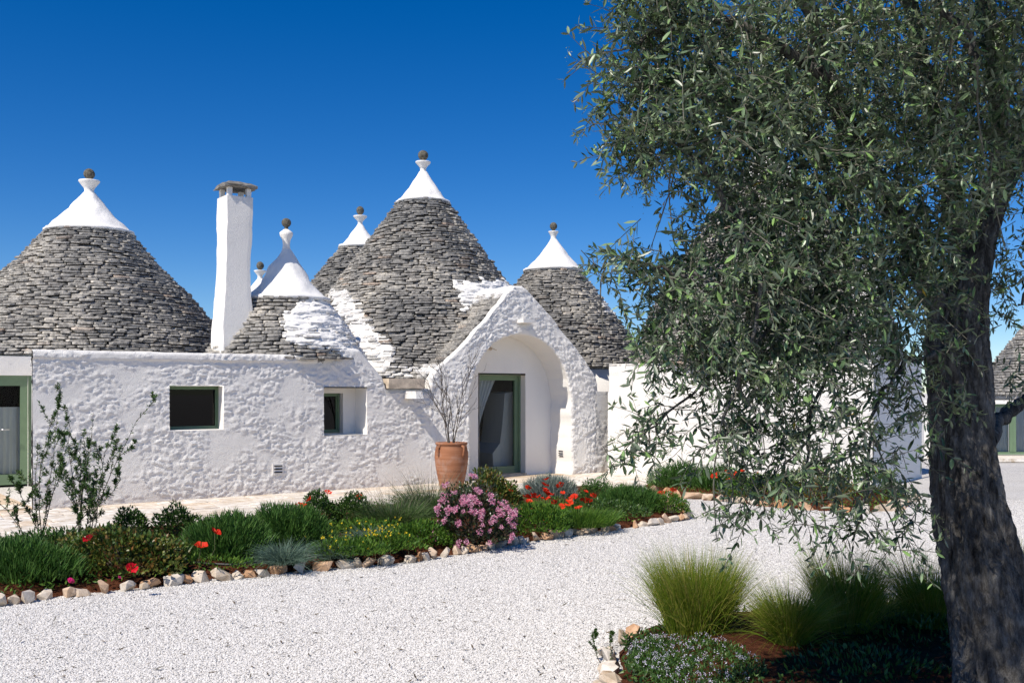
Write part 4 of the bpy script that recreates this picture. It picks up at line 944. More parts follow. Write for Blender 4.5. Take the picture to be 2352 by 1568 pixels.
mound('box_bush', b_(733, 1226), (0.24, 0.22, 0.42), 3200, 0.035, 0.017, M_BOX, 'clipped dark box bush touching the big lavender mound', 'bush', 7)
mound('box_bush', b_(810, 1224), (0.26, 0.24, 0.40), 3200, 0.035, 0.017, M_BOX, 'rounded dark box bush beside the tall feathery grass', 'bush', 8)
tuft('tall_grass_clump', b_(905, 1226), 2600, 0.50, 0.006, M_TALLGRASS, 'tall green grass with pale seed heads left of the pink shrub', 'grass', 9, 0.62, 0.40, 0.26, None, 6, 120)
tuft('tall_grass_clump', b_(985, 1200), 2200, 0.56, 0.006, M_TALLGRASS, 'taller feathery grass in front of the terracotta jar', 'grass', 10, 0.55, 0.38, 0.26, None, 6, 190)
tuft('fescue_tuft', b_(652, 1306), 1000, 0.34, 0.005, M_FESCUE, 'blue-grey fescue tuft nearest the edging stones, in front of the lavender', 'grass', 11, 1.0, 0.42, 0.12)
tuft('fescue_tuft', b_(765, 1292), 600, 0.28, 0.005, M_FESCUE, 'small blue-grey fescue tuft among the yellow flowers', 'grass', 12, 1.0, 0.4, 0.1)
tuft('fescue_tuft', b_(855, 1264), 700, 0.32, 0.005, M_FESCUE, 'blue-grey fescue tuft below the tall seeded grass', 'grass', 13, 1.0, 0.4, 0.12)
def flowers(name, base, size, n, nf, label, cat, seed, mleaf, mfl, fl=0.014, stem=0.2):
    r = np.random.default_rng(seed); t_ = thing(name, base, label, cat); P, d = ball_pts(n, r, 0.2, 0.1); mb = MB(); Pw = P*np.array(size)+np.array(base)
    leaf_mesh(mb, Pw, d+UP+r.normal(size=(n, 3))*0.6, 0.055*r.uniform(0.6, 1.3, n), 0.016, r); part(mb, 'foliage', [mleaf], t_)
    q = r.integers(0, n, nf); F0 = Pw[q]+UP*r.uniform(0.03, stem, nf)[:, None]; mb = MB()
    for k in range(6): leaf_mesh(mb, F0, r.normal(size=(nf, 3))+UP*0.4, fl*r.uniform(0.8, 1.3, nf), fl*0.8, r)
    part(mb, 'blossoms', [mfl], t_); mb = MB(); blade_mesh(mb, Pw[q]-UP*0.08, UP+np.zeros((nf, 3))+r.normal(size=(nf, 3))*0.05, np.linalg.norm(F0-Pw[q], axis=1)+0.08, 0.004, 0.0, r, 2); part(mb, 'stems', [M_STEM], t_); return t_
flowers('yellow_flowers', b_(800, 1292), (0.45, 0.24, 0.16), 1500, 46, 'yellow wildflowers between two blue-grey fescue tufts by the edging', 'flowers', 14, M_WEED, M_YEL)
flowers('yellow_flowers', b_(890, 1280), (0.38, 0.24, 0.17), 1400, 50, 'yellow wildflowers at the foot of the pink flowering shrub', 'flowers', 15, M_WEED, M_YEL)
mound('weed_patch', b_(965, 1260), (0.36, 0.28, 0.20), 2000, 0.05, 0.022, M_WEED, 'low green weeds between tall grass and pink shrub', 'weeds', 16)
mound('weed_patch', b_(840, 1250), (0.55, 0.35, 0.18), 2400, 0.05, 0.016, M_WEED, 'low green weeds under the clipped box bushes', 'weeds', 17)
# pink flowering shrub
def pink_shrub():
    base = b_(1086, 1252); r = np.random.default_rng(18); t_ = thing('hawthorn_shrub', base, 'rounded shrub covered in pink blossom at the bed edge', 'shrub')
    size = np.array([0.46, 0.40, 0.57]); n = 4200; P, d = ball_pts(n, r, 0.0, 0.35); lump = (1+0.45*fbm(d*2.4, 2, 18))[:, None]; mb = MB(); leaf_mesh(mb, P*size*lump*0.97+base, d+UP*0.4+r.normal(size=(n, 3))*0.5, 0.05, 0.022, r); part(mb, 'foliage', [M_HAW], t_)
    heads = []
    for k in range(4):
        mb = MB(); q = 30; dd_ = unit(r.normal(size=(q, 3))); dd_[:, 2] = np.abs(dd_[:, 2]); 
        for e in range(3): leaf_mesh(mb, dd_*0.030*r.uniform(0.4, 1.3, (q, 1)), dd_*0.8+r.normal(size=(q, 3))*0.6, 0.014, 0.013, r)
        o = mb.build('flower_head', [M_PINK]); heads.append(o.data); bpy.data.objects.remove(o)
    cnt = 0; tries = 0
    while cnt < 92 and tries < 2000:
        tries += 1; v = unit(r.normal(size=3)+np.array([-0.1, -0.9, 0.55])); 
        if v[2] < -0.05: continue
        lp = 1+0.45*fbm(v[None]*2.4, 2, 18)[0]; p = v*size*lp
        if vnoise((v*3.4)[None], 5)[0] < -0.08: continue
        o = link('flower_head', heads[cnt % 4], t_); o.location = p.tolist(); z = Vector(v.tolist()); o.rotation_euler = z.to_track_quat('Z', 'Y').to_euler(); s_ = r.uniform(0.6, 1.15); o.scale = (s_, s_, s_); cnt += 1
    mb = MB()
    for k in range(16):
        e = P[r.integers(n)]*size*0.85; mb.tube([base-UP*0.03, base+e*np.array([0.4, 0.4, 0.5]), base+e], [0.010, 0.007, 0.003], 5, cap=False)
    part(mb, 'stems', [M_TWIG], t_)
pink_shrub()
mound('leafy_bush', b_(1128, 1192), (0.42, 0.34, 0.56), 4200, 0.05, 0.026, M_ROSE, 'yellow-green bush behind the pink shrub, below the porch door', 'bush', 19, lump=0.35)
lavender('santolina_bush', b_(1262, 1156), (0.46, 0.40, 0.36), 4200, 0.11, M_SANT, 'silver-grey bush behind the red poppies, in front of the porch', 20)
mound('weed_patch', b_(1235, 1226), (0.45, 0.34, 0.24), 3000, 0.055, 0.02, M_WEED, 'bright green weeds right of the pink shrub, below the poppies', 'weeds', 21)
tuft('meadow_grass', b_(1330, 1214), 2600, 0.25, 0.008, M_WEED, 'bright green grass under the poppies near the edging', 'grass', 22, 0.55, 0.3, 0.42)
tuft('meadow_grass', b_(1255, 1195), 2400, 0.25, 0.008, M_WEED, 'green grass behind the bright weeds among the poppies', 'grass', 23, 0.5, 0.3, 0.4)
mound('rosemary_bush', b_(1368, 1172), (0.26, 0.24, 0.40), 3200, 0.04, 0.010, M_LAV, 'upright grey-green rosemary bush between poppies and lavender', 'bush', 24, lump=0.4)
lavender('lavender_clump', b_(1445, 1184), (0.50, 0.42, 0.34), 5500, 0.11, M_LAV, 'low green lavender near the far tip of the bed', 25)
mound('leafy_bush', b_(1538, 1186), (0.27, 0.25, 0.22), 2000, 0.04, 0.013, M_WEED, 'small green bush at the far tip of the bed', 'bush', 26)
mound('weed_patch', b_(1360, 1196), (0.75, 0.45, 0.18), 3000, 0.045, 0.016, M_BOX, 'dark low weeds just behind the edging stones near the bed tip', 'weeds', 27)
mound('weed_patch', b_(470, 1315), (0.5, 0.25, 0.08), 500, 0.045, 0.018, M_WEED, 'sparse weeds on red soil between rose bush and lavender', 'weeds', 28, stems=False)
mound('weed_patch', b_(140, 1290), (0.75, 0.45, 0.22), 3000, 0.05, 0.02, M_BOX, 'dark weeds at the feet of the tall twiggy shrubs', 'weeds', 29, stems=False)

def ground_cover(poly, n, m, label, seed, hgt=0.07):
    """creeping weeds and seedlings nobody could count"""
    r = np.random.default_rng(seed); A = np.array(poly); P = np.stack([r.uniform(A[:, 0].min(), A[:, 0].max(), n*4), r.uniform(A[:, 1].min(), A[:, 1].max(), n*4), np.zeros(n*4)], 1)
    P = P[fbm(P*2.2, 3, seed)+r.normal(size=len(P))*0.12 > -0.12]; P = P[[inpoly(p[:2], poly) for p in P]][:n]; n = len(P); P[:, 2] = 0.07+r.random(n)**2*hgt*(1.2+fbm(P*3, 2, seed+1)*1.5)
    mb = MB(); leaf_mesh(mb, P, UP*0.6+r.normal(size=(n, 3))*0.7, r.uniform(0.025, 0.06, n), 0.018, r); o = mb.build('ground_cover', [m]); tag(o, label, None, None, 'stuff')
ground_cover(BED1, 15000, M_WEED, 'low creeping weeds over the soil of the long bed', 301)
ground_cover(BED2, 6000, M_WEED, 'low creeping weeds over the soil of the far bed', 302)
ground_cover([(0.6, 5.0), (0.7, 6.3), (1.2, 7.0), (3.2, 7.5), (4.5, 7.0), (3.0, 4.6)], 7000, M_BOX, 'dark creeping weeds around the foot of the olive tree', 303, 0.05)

# ---- tall twiggy shrubs in front of the wall
def twiggy(base, stems, label, seed, leafn=(0.042, 0.011), m=M_BOX, rad0=0.006):
    r = np.random.default_rng(seed); t_ = thing('twiggy_shrub', base, label, 'shrub'); sb = MB(); LP, LD = [], []
    def grow(p, d, L, rad, lvl):
        n = 7; pts = [p]; q = p.copy(); dd_ = d.copy()
        for k in range(n):
            dd_ = unit(dd_+r.normal(size=3)*0.10+UP*0.04); q = q+dd_*L/n; pts.append(q.copy())
            if lvl < 2 and k >= 1 and r.random() < (0.75 if lvl == 0 else 0.4): grow(q.copy(), unit(dd_*0.9+unit(r.normal(size=3))*0.7+UP*0.2), L*r.uniform(0.15, 0.34), rad*0.55, lvl+1)
            if k >= 1:
                for e in range(10 if lvl == 0 else 7): LP.append(q-dd_*L/n*r.random()); LD.append(unit(dd_*0.7+unit(r.normal(size=3))))
        sb.tube(pts, np.linspace(rad, rad*0.3, len(pts)), 5, cap=False)
    for (X, Y, z) in stems:
        tip = at(X, Y, z); d = tip-base; grow(np.array(base)-UP*0.02+r.normal(size=3)*np.array([0.05, 0.05, 0]), unit(d+r.normal(size=3)*0.05), np.linalg.norm(d)*0.90, rad0, 0)
    part(sb, 'stems', [M_TWIG], t_); mb = MB(); n = len(LP); leaf_mesh(mb, np.array(LP), np.array(LD), leafn[0]*r.uniform(0.5, 1.2, n), leafn[1], r); part(mb, 'foliage', [m], t_)
twiggy(b_(102, 1262), [(38, 960, 10.6), (10, 1010, 10.2), (105, 915, 10.9), (60, 1050, 10.0), (130, 1000, 10.2), (0, 1080, 10.0)], 'tall thin twiggy shrub in front of the green door', 31)
twiggy(b_(165, 1270), [(120, 955, 10.3), (175, 985, 10.5), (165, 930, 10.7), (150, 1060, 10.2), (195, 1040, 10.3)], 'tall twiggy shrub in front of the wall corner', 32)
twiggy(b_(195, 1270), [(310, 915, 10.2), (240, 1040, 10.3), (205, 1000, 10.5), (230, 1080, 10.1), (262, 1010, 10.2)], 'twiggy shrub with one long shoot reaching towards the wide window', 33)

# ---- poppies and roses
def poppy_meshes(m, n=4):
    out = []
    for k in range(n):
        r = np.random.default_rng(60+k); mb = MB(); V = []; F = []
        for p in range(5):
            a0 = p/5*2*math.pi+r.normal()*0.15; b0 = len(V); V.append((0, 0, 0))
            for q, (rr, zz) in enumerate(((0.5, 0.30), (1.0, 0.55))):
                for e in (-1, -0.4, 0.4, 1):
                    a = a0+e*0.62*(0.8 if q == 0 else 1); ru = rr*(1+r.normal()*0.10)*(0.9 if abs(e) == 1 else 1.0); V.append((math.cos(a)*ru, math.sin(a)*ru, zz+r.normal()*0.10))
            F += [(b0, b0+1+i, b0+2+i) for i in range(3)]+[(b0+1+i, b0+5+i, b0+6+i, b0+2+i) for i in range(3)]
        mb.add(np.array(V)*0.050, F, r.random()); o = mb.build('petals', [m]); out.append(o.data); bpy.data.objects.remove(o)
    return out
POP = poppy_meshes(M_RED); ROS = poppy_meshes(M_ROSERED, 2); MAG = poppy_meshes(M_MAGENTA, 1)
def poppy(X, Y, z, label, group=None, s=1.0, k=0):
    r = np.random.default_rng(int(X*7+Y)); top = at(X, Y, z); t_ = thing('poppy', (top[0], top[1], SOIL), label, 'poppy', group); h = top[2]-SOIL
    o = link('petals', POP[k % 4], t_); o.location = (0, 0, h); o.rotation_euler = (r.normal()*0.35+0.45, r.normal()*0.35, r.uniform(0, 6)); o.scale = (s,)*3
    mb = MB(); mb.tube([top-UP*(h+0.02)+np.array([r.normal()*0.03, r.normal()*0.03, 0]), top-UP*h*0.5+np.array([r.normal()*0.02, 0, 0]), top+UP*0.004], 0.0028, 4, cap=False); part(mb, 'stem', [M_STEM], t_)
GP = 'poppies in the grass right of the pink shrub'
PP = [(1255, 1102, 13.2, 0.9), (1250, 1115, 13.0, 1.1), (1288, 1117, 13.2, 1.2), (1252, 1127, 12.9, 1.1), (1222, 1143, 12.4, 1.35), (1236, 1143, 12.5, 1.0), (1258, 1138, 12.6, 1.7), (1253, 1148, 12.2, 1.2), (1320, 1144, 12.7, 1.2), (1345, 1155, 12.4, 1.7), (1308, 1157, 12.3, 1.2), (1208, 1142, 12.6, 0.9), (1212, 1123, 12.9, 1.0), (1273, 1157, 12.1, 1.0), (1222, 1172, 11.8, 1.0), (1235, 1168, 11.9, 1.2), (1199, 1172, 11.9, 1.0), (1170, 1127, 12.6, 0.9), (1292, 1133, 12.9, 0.7), (1310, 1147, 12.6, 0.8), (1253, 1200, 11.3, 0.8), (1345, 1130, 13.0, 0.7), (1290, 1165, 11.7, 0.9), (1330, 1168, 11.8, 0.9), (1265, 1180, 11.5, 0.8), (1215, 1155, 12.0, 1.0), (1362, 1140, 12.4, 0.9)]
ORD = ['first', 'second', 'third', 'fourth', 'fifth', 'sixth', 'seventh', 'eighth', 'ninth', 'tenth', 'eleventh', 'twelfth', 'thirteenth', 'fourteenth', 'fifteenth', 'sixteenth']
def rank(P, i): return ORD[sorted(range(len(P)), key=lambda j: P[j][0]).index(i)]
ROWS = [('in the top row before the silver-grey bush', lambda y: y < 1130), ('in the middle row above the bright grass', lambda y: 1130 <= y < 1160), ('in the lowest row above the bright weeds', lambda y: y >= 1160)]
for nm_, cond in ROWS:
    R_ = [p for p in PP if cond(p[1])]
    for k, (X, Y, z, s_) in enumerate(R_): poppy(X, Y, z, 'red poppy '+nm_+', '+rank(R_, k)+' from the pink shrub', GP, s_, k)
poppy(493, 1224, 8.95, 'red poppy on the near side of the big lavender mound, upper of two', None, 1.0, 1)
poppy(462, 1258, 8.75, 'red poppy on the near side of the big lavender mound, lower of two', None, 1.25, 2)
poppy(690, 1165, 10.5, 'red poppy beside the left side of the clipped box bush', None, 1.2, 3)
poppy(712, 1148, 10.9, 'dull red poppy on top of the clipped box bush', None, 0.9, 0)
poppy(752, 1133, 11.6, 'red poppy above the gap between two clipped box bushes', None, 1.0, 1)
poppy(824, 1142, 11.5, 'red poppy above the box bush next to the tall grass', None, 0.9, 2)
poppy(1142, 1200, 10.75, 'red poppy poking out of the pink shrub', None, 0.9, 3)
poppy(1112, 1133, 11.6, 'orange-red poppy on top of the pink shrub', None, 0.9, 0)
for k, (X, Y, z, s_) in enumerate([(1518, 1135, 13.6, 1.1), (1545, 1128, 13.8, 1.1), (1545, 1139, 13.6, 1.0), (1506, 1157, 13.0, 1.0), (1528, 1133, 13.7, 1.0), (1568, 1162, 13.0, 1.2)]): poppy(X, Y, z, 'red poppy above the bush at the bed tip, '+['second', 'fourth', 'fifth', 'first', 'third', 'sixth'][k]+' from the rosemary', 'poppies at the bed tip', s_, k)
def bloom(X, Y, z, mesh, label, s):
    p = at(X, Y, z); rb = [o for o in C.objects if o.name == 'rose_bush'][0]; o = link('rose_bloom', mesh, rb); o.location = (p-wpos(rb)).tolist(); o.rotation_euler = (0.9, 0.1, X); o.scale = (s, s, s*1.3); o['label'] = label
bloom(302, 1308, 7.98, ROS[0], 'large crimson rose bloom', 0.95); bloom(205, 1240, 8.25, ROS[1], 'red rose bloom on the upper shoots', 0.85); bloom(160, 1338, 8.0, MAG[0], 'magenta rose bloom near the edging', 0.7); bloom(272, 1327, 8.1, MAG[0], 'small magenta bud', 0.4)
tg = thing('plant_marker', b_(163, 1310), 'small dark plant name marker on a stake in the rose bush', 'marker'); p = b_(163, 1310); q = at(163, 1283, p[1])
mb = MB(); frame = (np.array([1, 0, 0]), np.array([0, -1, 0.3]), np.array([0, 0.3, 1.0])); mb.box(q, frame, (0.075, 0.006, 0.055)); part(mb, 'plate', [M_PIPE], tg); mb = MB(); mb.tube([p-UP*0.05, q], 0.004, 5); part(mb, 'stake', [M_PIPE], tg); mb = MB()
for k in (-1, 0, 1): mb.box(q+np.array([0.005*k, -0.006, 0.013*k]), frame, (0.045, 0.002, 0.004))
part(mb, 'lines', [M_CAP], tg)
mb = MB(); mb.tube([b_(x, y, 0.125) for x, y in ((400, 1318), (440, 1312), (480, 1316), (530, 1318), (580, 1313), (660, 1306))], 0.011, 8); single('drip_hose', mb, [M_PIPE], 'thin black irrigation hose lying on red soil beside the lavender', 'hose', b_(480, 1316, 0.11))

# ---- second bed, beyond the drive
lavender('lavender_clump', b_(1570, 1128), (0.62, 0.5, 0.42), 2400, 0.16, M_LAV, 'green lavender at the near end of the far bed', 41, W=0.011)
lavender('lavender_clump', b_(1655, 1135), (0.55, 0.5, 0.38), 2000, 0.16, M_LAV, 'green lavender in the middle of the far bed', 42, W=0.011)
mound('weed_patch', b_(1760, 1150), (0.65, 0.4, 0.36), 1500, 0.06, 0.028, M_WEED, 'green weeds in the far bed behind the hanging olive twigs', 'weeds', 43)
mound('leafy_bush', b_(1870, 1155), (0.6, 0.45, 0.45), 1500, 0.06, 0.028, M_ROSE, 'bronze-green bush in the far bed behind the olive twigs', 'bush', 44)
mound('leafy_bush', b_(1980, 1150), (0.6, 0.45, 0.45), 1400, 0.06, 0.028, M_BOX, 'dark bush at the far bed end near the olive trunk', 'bush', 45)
for k, (X, Y) in enumerate([(1650, 1090), (1670, 1086), (1640, 1096), (1690, 1092), (1705, 1084), (1740, 1090), (1675, 1104)]): poppy(X, Y, 14.6+0.1*k, 'red poppy in the far bed behind olive twigs, '+['second', 'third', 'first', 'fifth', 'sixth', 'seventh', 'fourth'][k]+' from the porch', 'poppies in the far bed', 1.1, k)

# ---- foreground bed
tuft('feather_grass', gp(1600, 1462, 0.08), 5200, 0.74, 0.0034, M_FEATHER, 'big bright green feather grass clump at the edge of the drive', 'grass', 51, 0.27, 0.30, 0.17, None, 8)
tuft('feather_grass', gp(1815, 1492, 0.08), 3000, 0.62, 0.0034, M_FEATHER, 'yellow-green feather grass clump with straw base, middle of three', 'grass', 52, 0.42, 0.42, 0.06, None, 8)
tuft('feather_grass', gp(1945, 1462, 0.08), 3600, 0.74, 0.0034, M_FEATHER, 'shaded dark feather grass clump right of the straw-based one', 'grass', 53, 0.25, 0.30, 0.13, None, 8)
tuft('feather_grass', gp(2140, 1450, 0.08), 2600, 0.70, 0.0034, M_FEATHER, 'dark shaded feather grass clump against the olive trunk', 'grass', 54, 0.28, 0.35, 0.12, None, 7)
tuft('feather_grass', gp(2040, 1430, 0.08), 1600, 0.42, 0.0036, M_FEATHER, 'low shaded grass clump between dark clump and olive trunk', 'grass', 56, 0.7, 0.5, 0.18, None, 6)
tuft('feather_grass', gp(2345, 1330, 0.08), 1500, 0.55, 0.0036, M_FEATHER, 'feather grass clump behind the right side of the olive trunk', 'grass', 55, 0.5, 0.45, 0.14, None, 6)
def alyssum():
    r = np.random.default_rng(57); base = np.array([1.10, 5.85, 0.07]); t_ = thing('alyssum_mat', base, 'low mat of tiny pale lilac flowers at the near stone edging', 'flowers'); n = 19000
    P = np.stack([r.uniform(-0.55, 0.75, n), r.uniform(-0.95, 0.5, n), np.zeros(n)], 1); e = ((P[:, 0]+0.08)/0.37)**2+((P[:, 1]+0.25)/0.56)**2; P = P[e < 1+0.4*fbm(P*4, 2, 5)]; n = len(P)
    H_ = 0.035+0.055*np.sqrt(np.clip(1-((P[:, 0]-0.05)/0.62)**2-((P[:, 1]+0.2)/0.76)**2, 0.0, 1))*(1+0.6*fbm(P*6, 2, 6)); P[:, 2] = H_*r.uniform(0.4, 1.0, n); Pw = P+base
    mb = MB(); leaf_mesh(mb, Pw, UP*0.7+r.normal(size=(n, 3))*0.6, 0.026, 0.008, r); part(mb, 'foliage', [M_BOX], t_)
    k = 170; q = r.choice(n, k, p=(lambda z: z/z.sum())(np.clip(0.75-P[:, 0], 0.12, 2)**2)); F0 = Pw[q].copy(); F0[:, 2] = base[2]+H_[q]+0.02; mb = MB()
    for e in range(9): leaf_mesh(mb, F0+r.normal(size=(k, 3))*0.006, UP*0.5+r.normal(size=(k, 3)), 0.006, 0.006, r)
    part(mb, 'blossoms', [M_ALY], t_)
alyssum()
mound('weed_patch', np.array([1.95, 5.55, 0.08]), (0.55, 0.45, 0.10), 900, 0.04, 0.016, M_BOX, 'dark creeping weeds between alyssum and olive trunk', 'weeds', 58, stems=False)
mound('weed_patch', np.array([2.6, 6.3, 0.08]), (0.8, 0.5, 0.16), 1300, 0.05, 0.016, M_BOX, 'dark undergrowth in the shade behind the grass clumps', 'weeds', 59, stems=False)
twiggy(gp(1398, 1512, 0.03), [(1362, 1440, 6.2), (1405, 1455, 6.2)], 'tiny bare weed growing in the gravel beside the near edging', 60, (0.015, 0.005), M_BOX, 0.003)

# ---- dry leaves and sprigs on the gravel
def litter():
    r = np.random.default_rng(70); n = 900; y = 5.0+7*r.random(n)**1.3; x = r.uniform(-0.5, 0.42, n)*y; P = np.stack([x, y, np.full(n, 0.012)], 1)
    P = P[[not (inpoly(p[:2], BED1) or inpoly(p[:2], BED2) or inpoly(p[:2], BED3)) for p in P]]; n = len(P); D = r.normal(size=(n, 3)); D[:, 2] *= 0.2; mb = MB(); leaf_mesh(mb, P, D, r.uniform(0.025, 0.075, n), 0.011, r, up=UP)
    o = mb.build('fallen_leaves', [M_DRY]); tag(o, 'dry olive leaves scattered over the gravel drive', None, None, 'stuff')
litter()

# ------------------------------------------------------------------ terracotta jar with bare plant
pc = gp(1037, 1125, 0.03); jar = thing('terracotta_jar', pc, 'tall terracotta jar with small handles standing beside the arched porch', 'jar')
mb = MB(); prof = [(0.0, 0.01), (0.0, 0.185), (0.04, 0.192), (0.20, 0.228), (0.40, 0.266), (0.53, 0.278), (0.62, 0.276), (0.70, 0.262), (0.745, 0.248), (0.752, 0.262), (0.772, 0.268), (0.79, 0.262), (0.792, 0.235), (0.70, 0.225), (0.68, 0.01)]
lathe(mb, pc, [(h+pc[2], r_) for h, r_ in prof], 48); part(mb, 'body', [M_TERRA], jar, True)
for a in (-2.35, -0.78, 0.8, 2.4):
    mb = MB(); e = np.array([math.cos(a), math.sin(a), 0]); mb.tube([pc+e*0.258+UP*0.735, pc+e*0.30+UP*0.725, pc+e*0.308+UP*0.68, pc+e*0.292+UP*0.60, pc+e*0.274+UP*0.555], [0.020, 0.022, 0.021, 0.018, 0.012], 10); part(mb, 'handle', [M_TERRA], jar, True)
mb = MB(); lathe(mb, pc, [(0.69+pc[2], 0.226), (0.70+pc[2], 0.02)], 24, 0.01); part(mb, 'soil', [M_SOIL], jar)
pl = thing('bare_shrub', pc+UP*0.70, 'leafless young shrub with thin upright twigs growing in the terracotta jar', 'shrub'); sb = MB(); r = np.random.default_rng(81)
def bare(p, d, L, rad, lvl):
    n = 7; pts = [p]; q = p.copy(); dd_ = d.copy()
    for k in range(n):
        dd_ = unit(dd_+r.normal(size=3)*0.11+UP*0.05); q = q+dd_*L/n; pts.append(q.copy())
        if lvl < 3 and k > 0 and r.random() < (0.62, 0.55, 0.35)[lvl]: bare(q.copy(), unit(dd_+unit(r.normal(size=3))*0.62), L*r.uniform(0.3, 0.6), rad*0.6, lvl+1)
    sb.tube(pts, np.linspace(rad, rad*0.35, n+1), 5, cap=False)
for k in range(8):
    a = r.uniform(0, 6.28); bare(pc+UP*0.69+np.array([math.cos(a)*0.04, math.sin(a)*0.04, 0]), unit(np.array([math.cos(a)*0.22-0.03, math.sin(a)*0.2, 1])), r.uniform(0.85, 1.3), 0.009, 0)
part(sb, 'twigs', [M_TWIG], pl)

# ------------------------------------------------------------------ the olive tree
def olive():
    r = np.random.default_rng(91); base = np.array([2.52, 5.15, 0.0]); t_ = thing('olive_tree', base, 'old olive tree with leaning grey trunk and drooping crown beside the drive', 'tree')
    def smooth_path(P, n):
        P = np.array(P, float); s = np.linspace(0, len(P)-1, n); i = np.clip(s.astype(int), 0, len(P)-2); f = (s-i)[:, None]
        P0 = P[np.maximum(i-1, 0)]; P1 = P[i]; P2 = P[i+1]; P3 = P[np.minimum(i+2, len(P)-1)]
        return 0.5*((2*P1)+(-P0+P2)*f+(2*P0-5*P1+4*P2-P3)*f*f+(-P0+3*P1-3*P2+P3)*f**3)
    tp = [(*at(2335, 1640, 5.10), 0.36), (*at(2295, 1450, 5.12), 0.255), (*at(2255, 1290, 5.16), 0.20), (*at(2222, 1130, 5.20), 0.158), (*at(2210, 1000, 5.24), 0.142), (*at(2206, 890, 5.28), 0.150), (*at(2196, 780, 5.30), 0.148), (*at(2215, 650, 5.34), 0.120), (*at(2250, 520, 5.40), 0.10), (*at(2310, 390, 5.5), 0.085), (*at(2400, 200, 5.6), 0.07), (*at(2480, -100, 5.7), 0.05)]
    tp = smooth_path(tp, 260); seg = 120; a = np.linspace(0, 2*math.pi, seg, endpoint=False); V = []
    for k, row in enumerate(tp):
        c = row[:3]; V.append(c+row[3]*np.stack([np.cos(a), np.sin(a), a*0], 1))
    V = np.concatenate(V); ctr = np.repeat(tp[:, :3], seg, 0); dv = unit(V-ctr); A = np.tile(a, len(tp)); hh = ctr[:, 2]; rr = np.repeat(tp[:, 3], seg)
    tw = A+hh*0.5; Q_ = np.stack([np.cos(tw)*2.2, np.sin(tw)*2.2, hh*0.75], 1)
    R3 = lambda k, kz: np.stack([np.cos(tw)*k, np.sin(tw)*k, hh*kz], 1)
    crk = 1-np.abs(fbm(R3(9, 3.2), 3, 95))*3.0; crk2 = 1-np.abs(fbm(R3(20, 8.0), 2, 96))*3.0
    ridge = fbm(Q_*1.0, 3, 92)*0.26+fbm(R3(6, 1.3), 3, 93)*0.15-np.clip(crk, 0, 1)*0.09-np.clip(crk2, 0, 1)*0.045+fbm(R3(40, 22), 2, 94)*0.02
    V = V+dv*(ridge*rr)[:, None]
    n = len(tp); i = np.arange(n-1)[:, None]*seg; j = np.arange(seg)[None, :]; k = (j+1) % seg; mb = MB(); mb.add(V, [np.stack([i+j, i+k, i+k+seg, i+j+seg], -1).reshape(-1, 4)]); trunk = part(mb, 'trunk', [M_BARK], t_, True)
    limbs = []
    def limb(pts, r0, r1, n=26, j=0.02):
        P = smooth_path([at(q[0], q[1], q[2]+(0.25 if i and r0 > 0.03 else 0)) for i, q in enumerate(pts)], n); P[1:-1] += r.normal(size=(n-2, 3))*j*0.5; mb = MB(); mb.tube(P, np.linspace(r0, r1, n), 10, cap=False); part(mb, 'limb', [M_BARK], t_, True); limbs.append(P)
    limb([(2196, 800, 5.30), (2110, 600, 5.05), (1990, 380, 4.8), (1900, 180, 4.6), (1840, -60, 4.4), (1800, -300, 4.2)], 0.075, 0.02)
    limb([(2020, 430, 4.86), (1880, 330, 4.6), (1700, 250, 4.45), (1560, 200, 4.4), (1440, 180, 4.4)], 0.04, 0.010)
    limb([(2220, 640, 5.33), (2170, 380, 5.1), (2120, 130, 4.9), (2060, -150, 4.5), (2000, -420, 3.9)], 0.065, 0.02)
    limb([(2300, 400, 5.5), (2290, 200, 5.1), (2260, 0, 4.7), (2200, -250, 4.1), (2150, -600, 3.4)], 0.06, 0.02)
    limb([(1900, 180, 4.6), (1700, 60, 4.5), (1560, 60, 4.45), (1450, 110, 4.4)], 0.03, 0.008)
    limb([(1560, 330, 4.42), (1640, 420, 4.4), (1720, 560, 4.35), (1745, 680, 4.3), (1720, 820, 4.3), (1660, 960, 4.3)], 0.015, 0.007)
    limb([(1990, 380, 4.8), (1860, 520, 4.6), (1760, 760, 4.5), (1620, 880, 4.5), (1480, 1000, 4.5)], 0.014, 0.004)
    limb([(2110, 600, 5.05), (1980, 720, 4.7), (1880, 900, 4.5), (1850, 1080, 4.45), (1830, 1200, 4.45)], 0.013, 0.004)
    limb([(2196, 800, 5.2), (2080, 830, 4.8), (2010, 960, 4.6), (1990, 1120, 4.5), (1960, 1240, 4.5)], 0.013, 0.004)
    limb([(1745, 680, 4.35), (1600, 640, 4.35), (1480, 610, 4.35), (1390, 600, 4.35)], 0.010, 0.004)
    limb([(2270, 1010, 5.25), (2305, 955, 5.3), (2360, 915, 5.4), (2450, 860, 5.5), (2560, 700, 5.6)], 0.045, 0.02)
    limb([(2060, -150, 4.5), (2170, 20, 4.4), (2225, 90, 4.35), (2245, 150, 4.3)], 0.022, 0.010)
    limb([(2400, 200, 5.6), (2480, 350, 5.3), (2440, 550, 5.1), (2340, 700, 5.0)], 0.03, 0.006)
    LP = np.concatenate(limbs)
